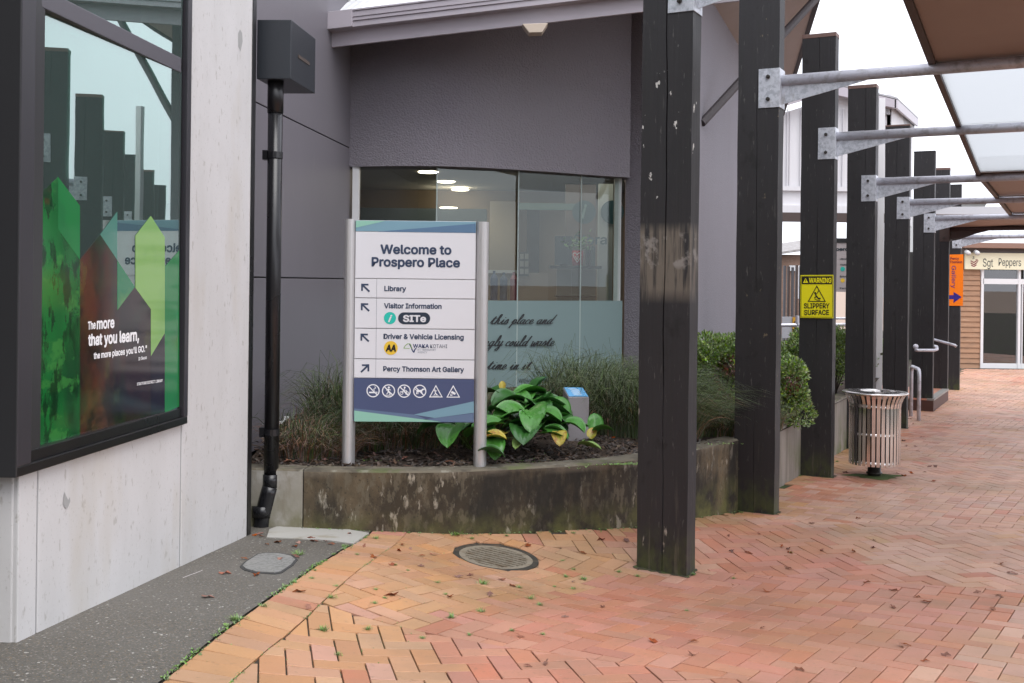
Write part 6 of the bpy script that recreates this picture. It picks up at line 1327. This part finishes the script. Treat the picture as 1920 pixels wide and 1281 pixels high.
# fine weeds along joints and the edge of the strip
m_ = MB()
def sprig(p, s):
    for _ in range(5):
        a = rr.uniform(0, 6.28); d = Vector((math.cos(a), math.sin(a), rr.uniform(.2, 1.2))).normalized()*s*rr.uniform(.5, 1.2); b = Vector((-d.y, d.x, 0)).normalized()*s*.22
        m_.poly([p, p+d*.5+b, p+d, p+d*.5-b])
for k in range(950):
    s = rr.uniform(-1.5, 2.9)
    if math.sin(s*5)+math.sin(s*11.3)+rr.gauss(0, .6) < .35: continue
    q = EA+ed*s+en*rr.gauss(-.004, .010); sprig(Vector((q[0], q[1], gz(*q)+.0)), rr.uniform(.006, .015))
for k in range(800):
    s = rr.uniform(-1.8, 2.8)
    if math.sin(s*6+1)+math.sin(s*13.3)+rr.gauss(0, .6) < .6: continue
    q = EA+ed*s+en*(.213+rr.gauss(0, .004)); sprig(Vector((q[0], q[1], gz(*q)-.002)), rr.uniform(.004, .010))
for _ in range(1500):
    i_ = rr.randrange(len(order[:900])); cB, plB = bricks[order[i_]][0], bricks[order[i_]][1]
    if cB[0] > 1.1 or not inpoly(cB, ORANGE_L) or (math.sin(cB[0]*4.1)*math.cos(cB[1]*3.3)+rr.gauss(0, .4)) < .1: continue
    j_ = rr.randrange(len(plB)); q = plB[j_]+(plB[(j_+1) % len(plB)]-plB[j_])*rr.random(); sprig(Vector((q[0], q[1], gz(*q)-.001)), rr.uniform(.003, .008))
for i, p in enumerate(pw[6:]):
    for k in range(9):
        q = p-pwN[i+6]*rr.uniform(.0, .02)+Vector((rr.uniform(-.1, .1), 0, 0)); 
        if rr.random() < .5: q = p+Vector((0, 0, 0))-pwN[i+6]*.012
        sprig(Vector((q.x, q.y, gz(q.x, q.y))), rr.uniform(.005, .013))
tag(mesh_obj('joint_weeds', m_, M['grasstuft'], None), 'fine green weeds following the paving edge and joints', 'weeds', kind='stuff')
# low weeds and litter in the planter
m_ = MB()
for (cx_, cy_, n, r) in ((1020, 833, 60, .09), (1040, 850, 50, .07), (1065, 855, 40, .06), (978, 836, 60, .08), (1130, 848, 40, .2), (1155, 840, 60, .15), (1185, 850, 70, .1), (1330, 830, 60, .12), (700, 868, 30, .06), (905, 868, 20, .04)):
    Zc = 7.1 if cx_ < 1200 else 8.0
    for _ in range(n):
        b = at(cx_, cy_, Zc)+Vector((rr.gauss(0, r), rr.gauss(0, r*.5), 0)); b.z = soil(b.x, b.y); s = rr.uniform(.008, .02)
        sprig(b, s)
tag(mesh_obj('planter_weeds', m_, M['lime'], None), 'pale green ground weeds creeping over the bark mulch', 'weeds', kind='stuff')
for x, y, Zc in ((705, 838, 7.2), (610, 860, 7.0), (545, 868, 7.0), (760, 855, 7.1), (820, 850, 7.2), (850, 862, 7.0), (1150, 760, 8.0), (1240, 830, 7.6), (690, 850, 7.1), (580, 850, 7.1)):
    p = at(x, y, Zc); p.z = soil(p.x, p.y)+.01; put_leaf(p, rl.uniform(.04, .07), 'orange-brown dead leaf lying in the planter bed', 'dead leaves in the planter', .01)
# white tap pipe beside the downpipe
tp = MB(); a = onC(519, 797, .03); b = onC(537, 787, .03); tp.tube([a, b], .014, 10); tp.tube([b+Vector((0, 0, -.02)), b+Vector((0, 0, .025))], .018, 10); o = mesh_obj('pipe_stub', tp, M['white'], None, origin=tuple(a), smooth=True); tag(o, 'short white pipe stub sticking out beside the downpipe', 'pipe')
ck = material('chalk_mark', (.6, .55, .55), .9)
m_ = MB(); a, b = gp(343, 1084, .002), gp(380, 1070, .002); n2 = Vector((0, .006, 0)); m_.poly([a-n2, a.lerp(b, .5)-n2*1.2, b-n2, b+n2, a.lerp(b, .5)+n2*.8, a+n2]); o = mesh_obj('chalk_mark', m_, ck, None); tag(o, 'white chalk stroke on the dark aggregate strip', 'mark')
# ---------------------------------------------------------------- what the glass reflects: buildings and trees behind the photographer
bb = thing('opposite_building', 'low brown building with deep eave on the other side of the walkway, seen in reflections', 'building', (2, -9, gz(2, -9)))
m_ = MB(); m_.box((-9, -10.5, 0), (12, -10, 3.2)); mesh_obj('wall', m_, material('opposite_wall', (.16, .11, .08), .8), bb)
m_ = MB(); m_.box((-9.6, -10.6, 3.2), (12.5, -8.2, 3.5)); mesh_obj('eave', m_, material('opposite_eave', (.36, .28, .2), .7), bb)
def tree(x, y, h, seed, lab):
    rr = random.Random(seed); z0 = gz(x, y); t = thing('street_tree', lab, 'tree', (x, y, z0), 'trees behind the photographer'); tr = MB(); tr.tube([(x, y, z0-.1), (x+.1, y, z0+h*.3), (x, y+.1, z0+h*.55)], .22, 8, r2=.1)
    for k in range(6):
        a = k*1.05; tr.tube([(x, y, z0+h*.4), (x+math.cos(a)*1.4, y+math.sin(a)*1.4, z0+h*.65), (x+math.cos(a)*2.2, y+math.sin(a)*2.2, z0+h*.85)], .08, 6, r2=.02)
    mesh_obj('trunk', tr, M['twig'], t); m_ = MB()
    lob = [(Vector((x+rr.gauss(0, 1.3), y+rr.gauss(0, 1.3), z0+h*rr.uniform(.45, .95))), rr.uniform(.7, 1.3)) for _ in range(16)]
    for _ in range(6000):
        p, r = rr.choice(lob); d = Vector((rr.gauss(0, 1), rr.gauss(0, 1), rr.gauss(0, 1))).normalized(); q = p+d*r*rr.random()**.4; a = Vector((rr.gauss(0, 1), rr.gauss(0, 1), rr.gauss(0, 1))).normalized()*.12; b = a.cross(d).normalized()*.07
        m_.poly([q-a, q+b, q+a, q-b])
    mesh_obj('crown', m_, material('tree_leaf_'+str(seed), (.05, .065, .02), .7, rnd=('island', .4, .03)), t)
tree(-5.5, -14, 7.5, 31, 'leftmost of the dark trees behind the photographer'); tree(0.5, -13.5, 8.5, 32, 'middle one of the dark trees behind the photographer'); tree(6, -14.5, 8, 33, 'rightmost of the dark trees behind the photographer')
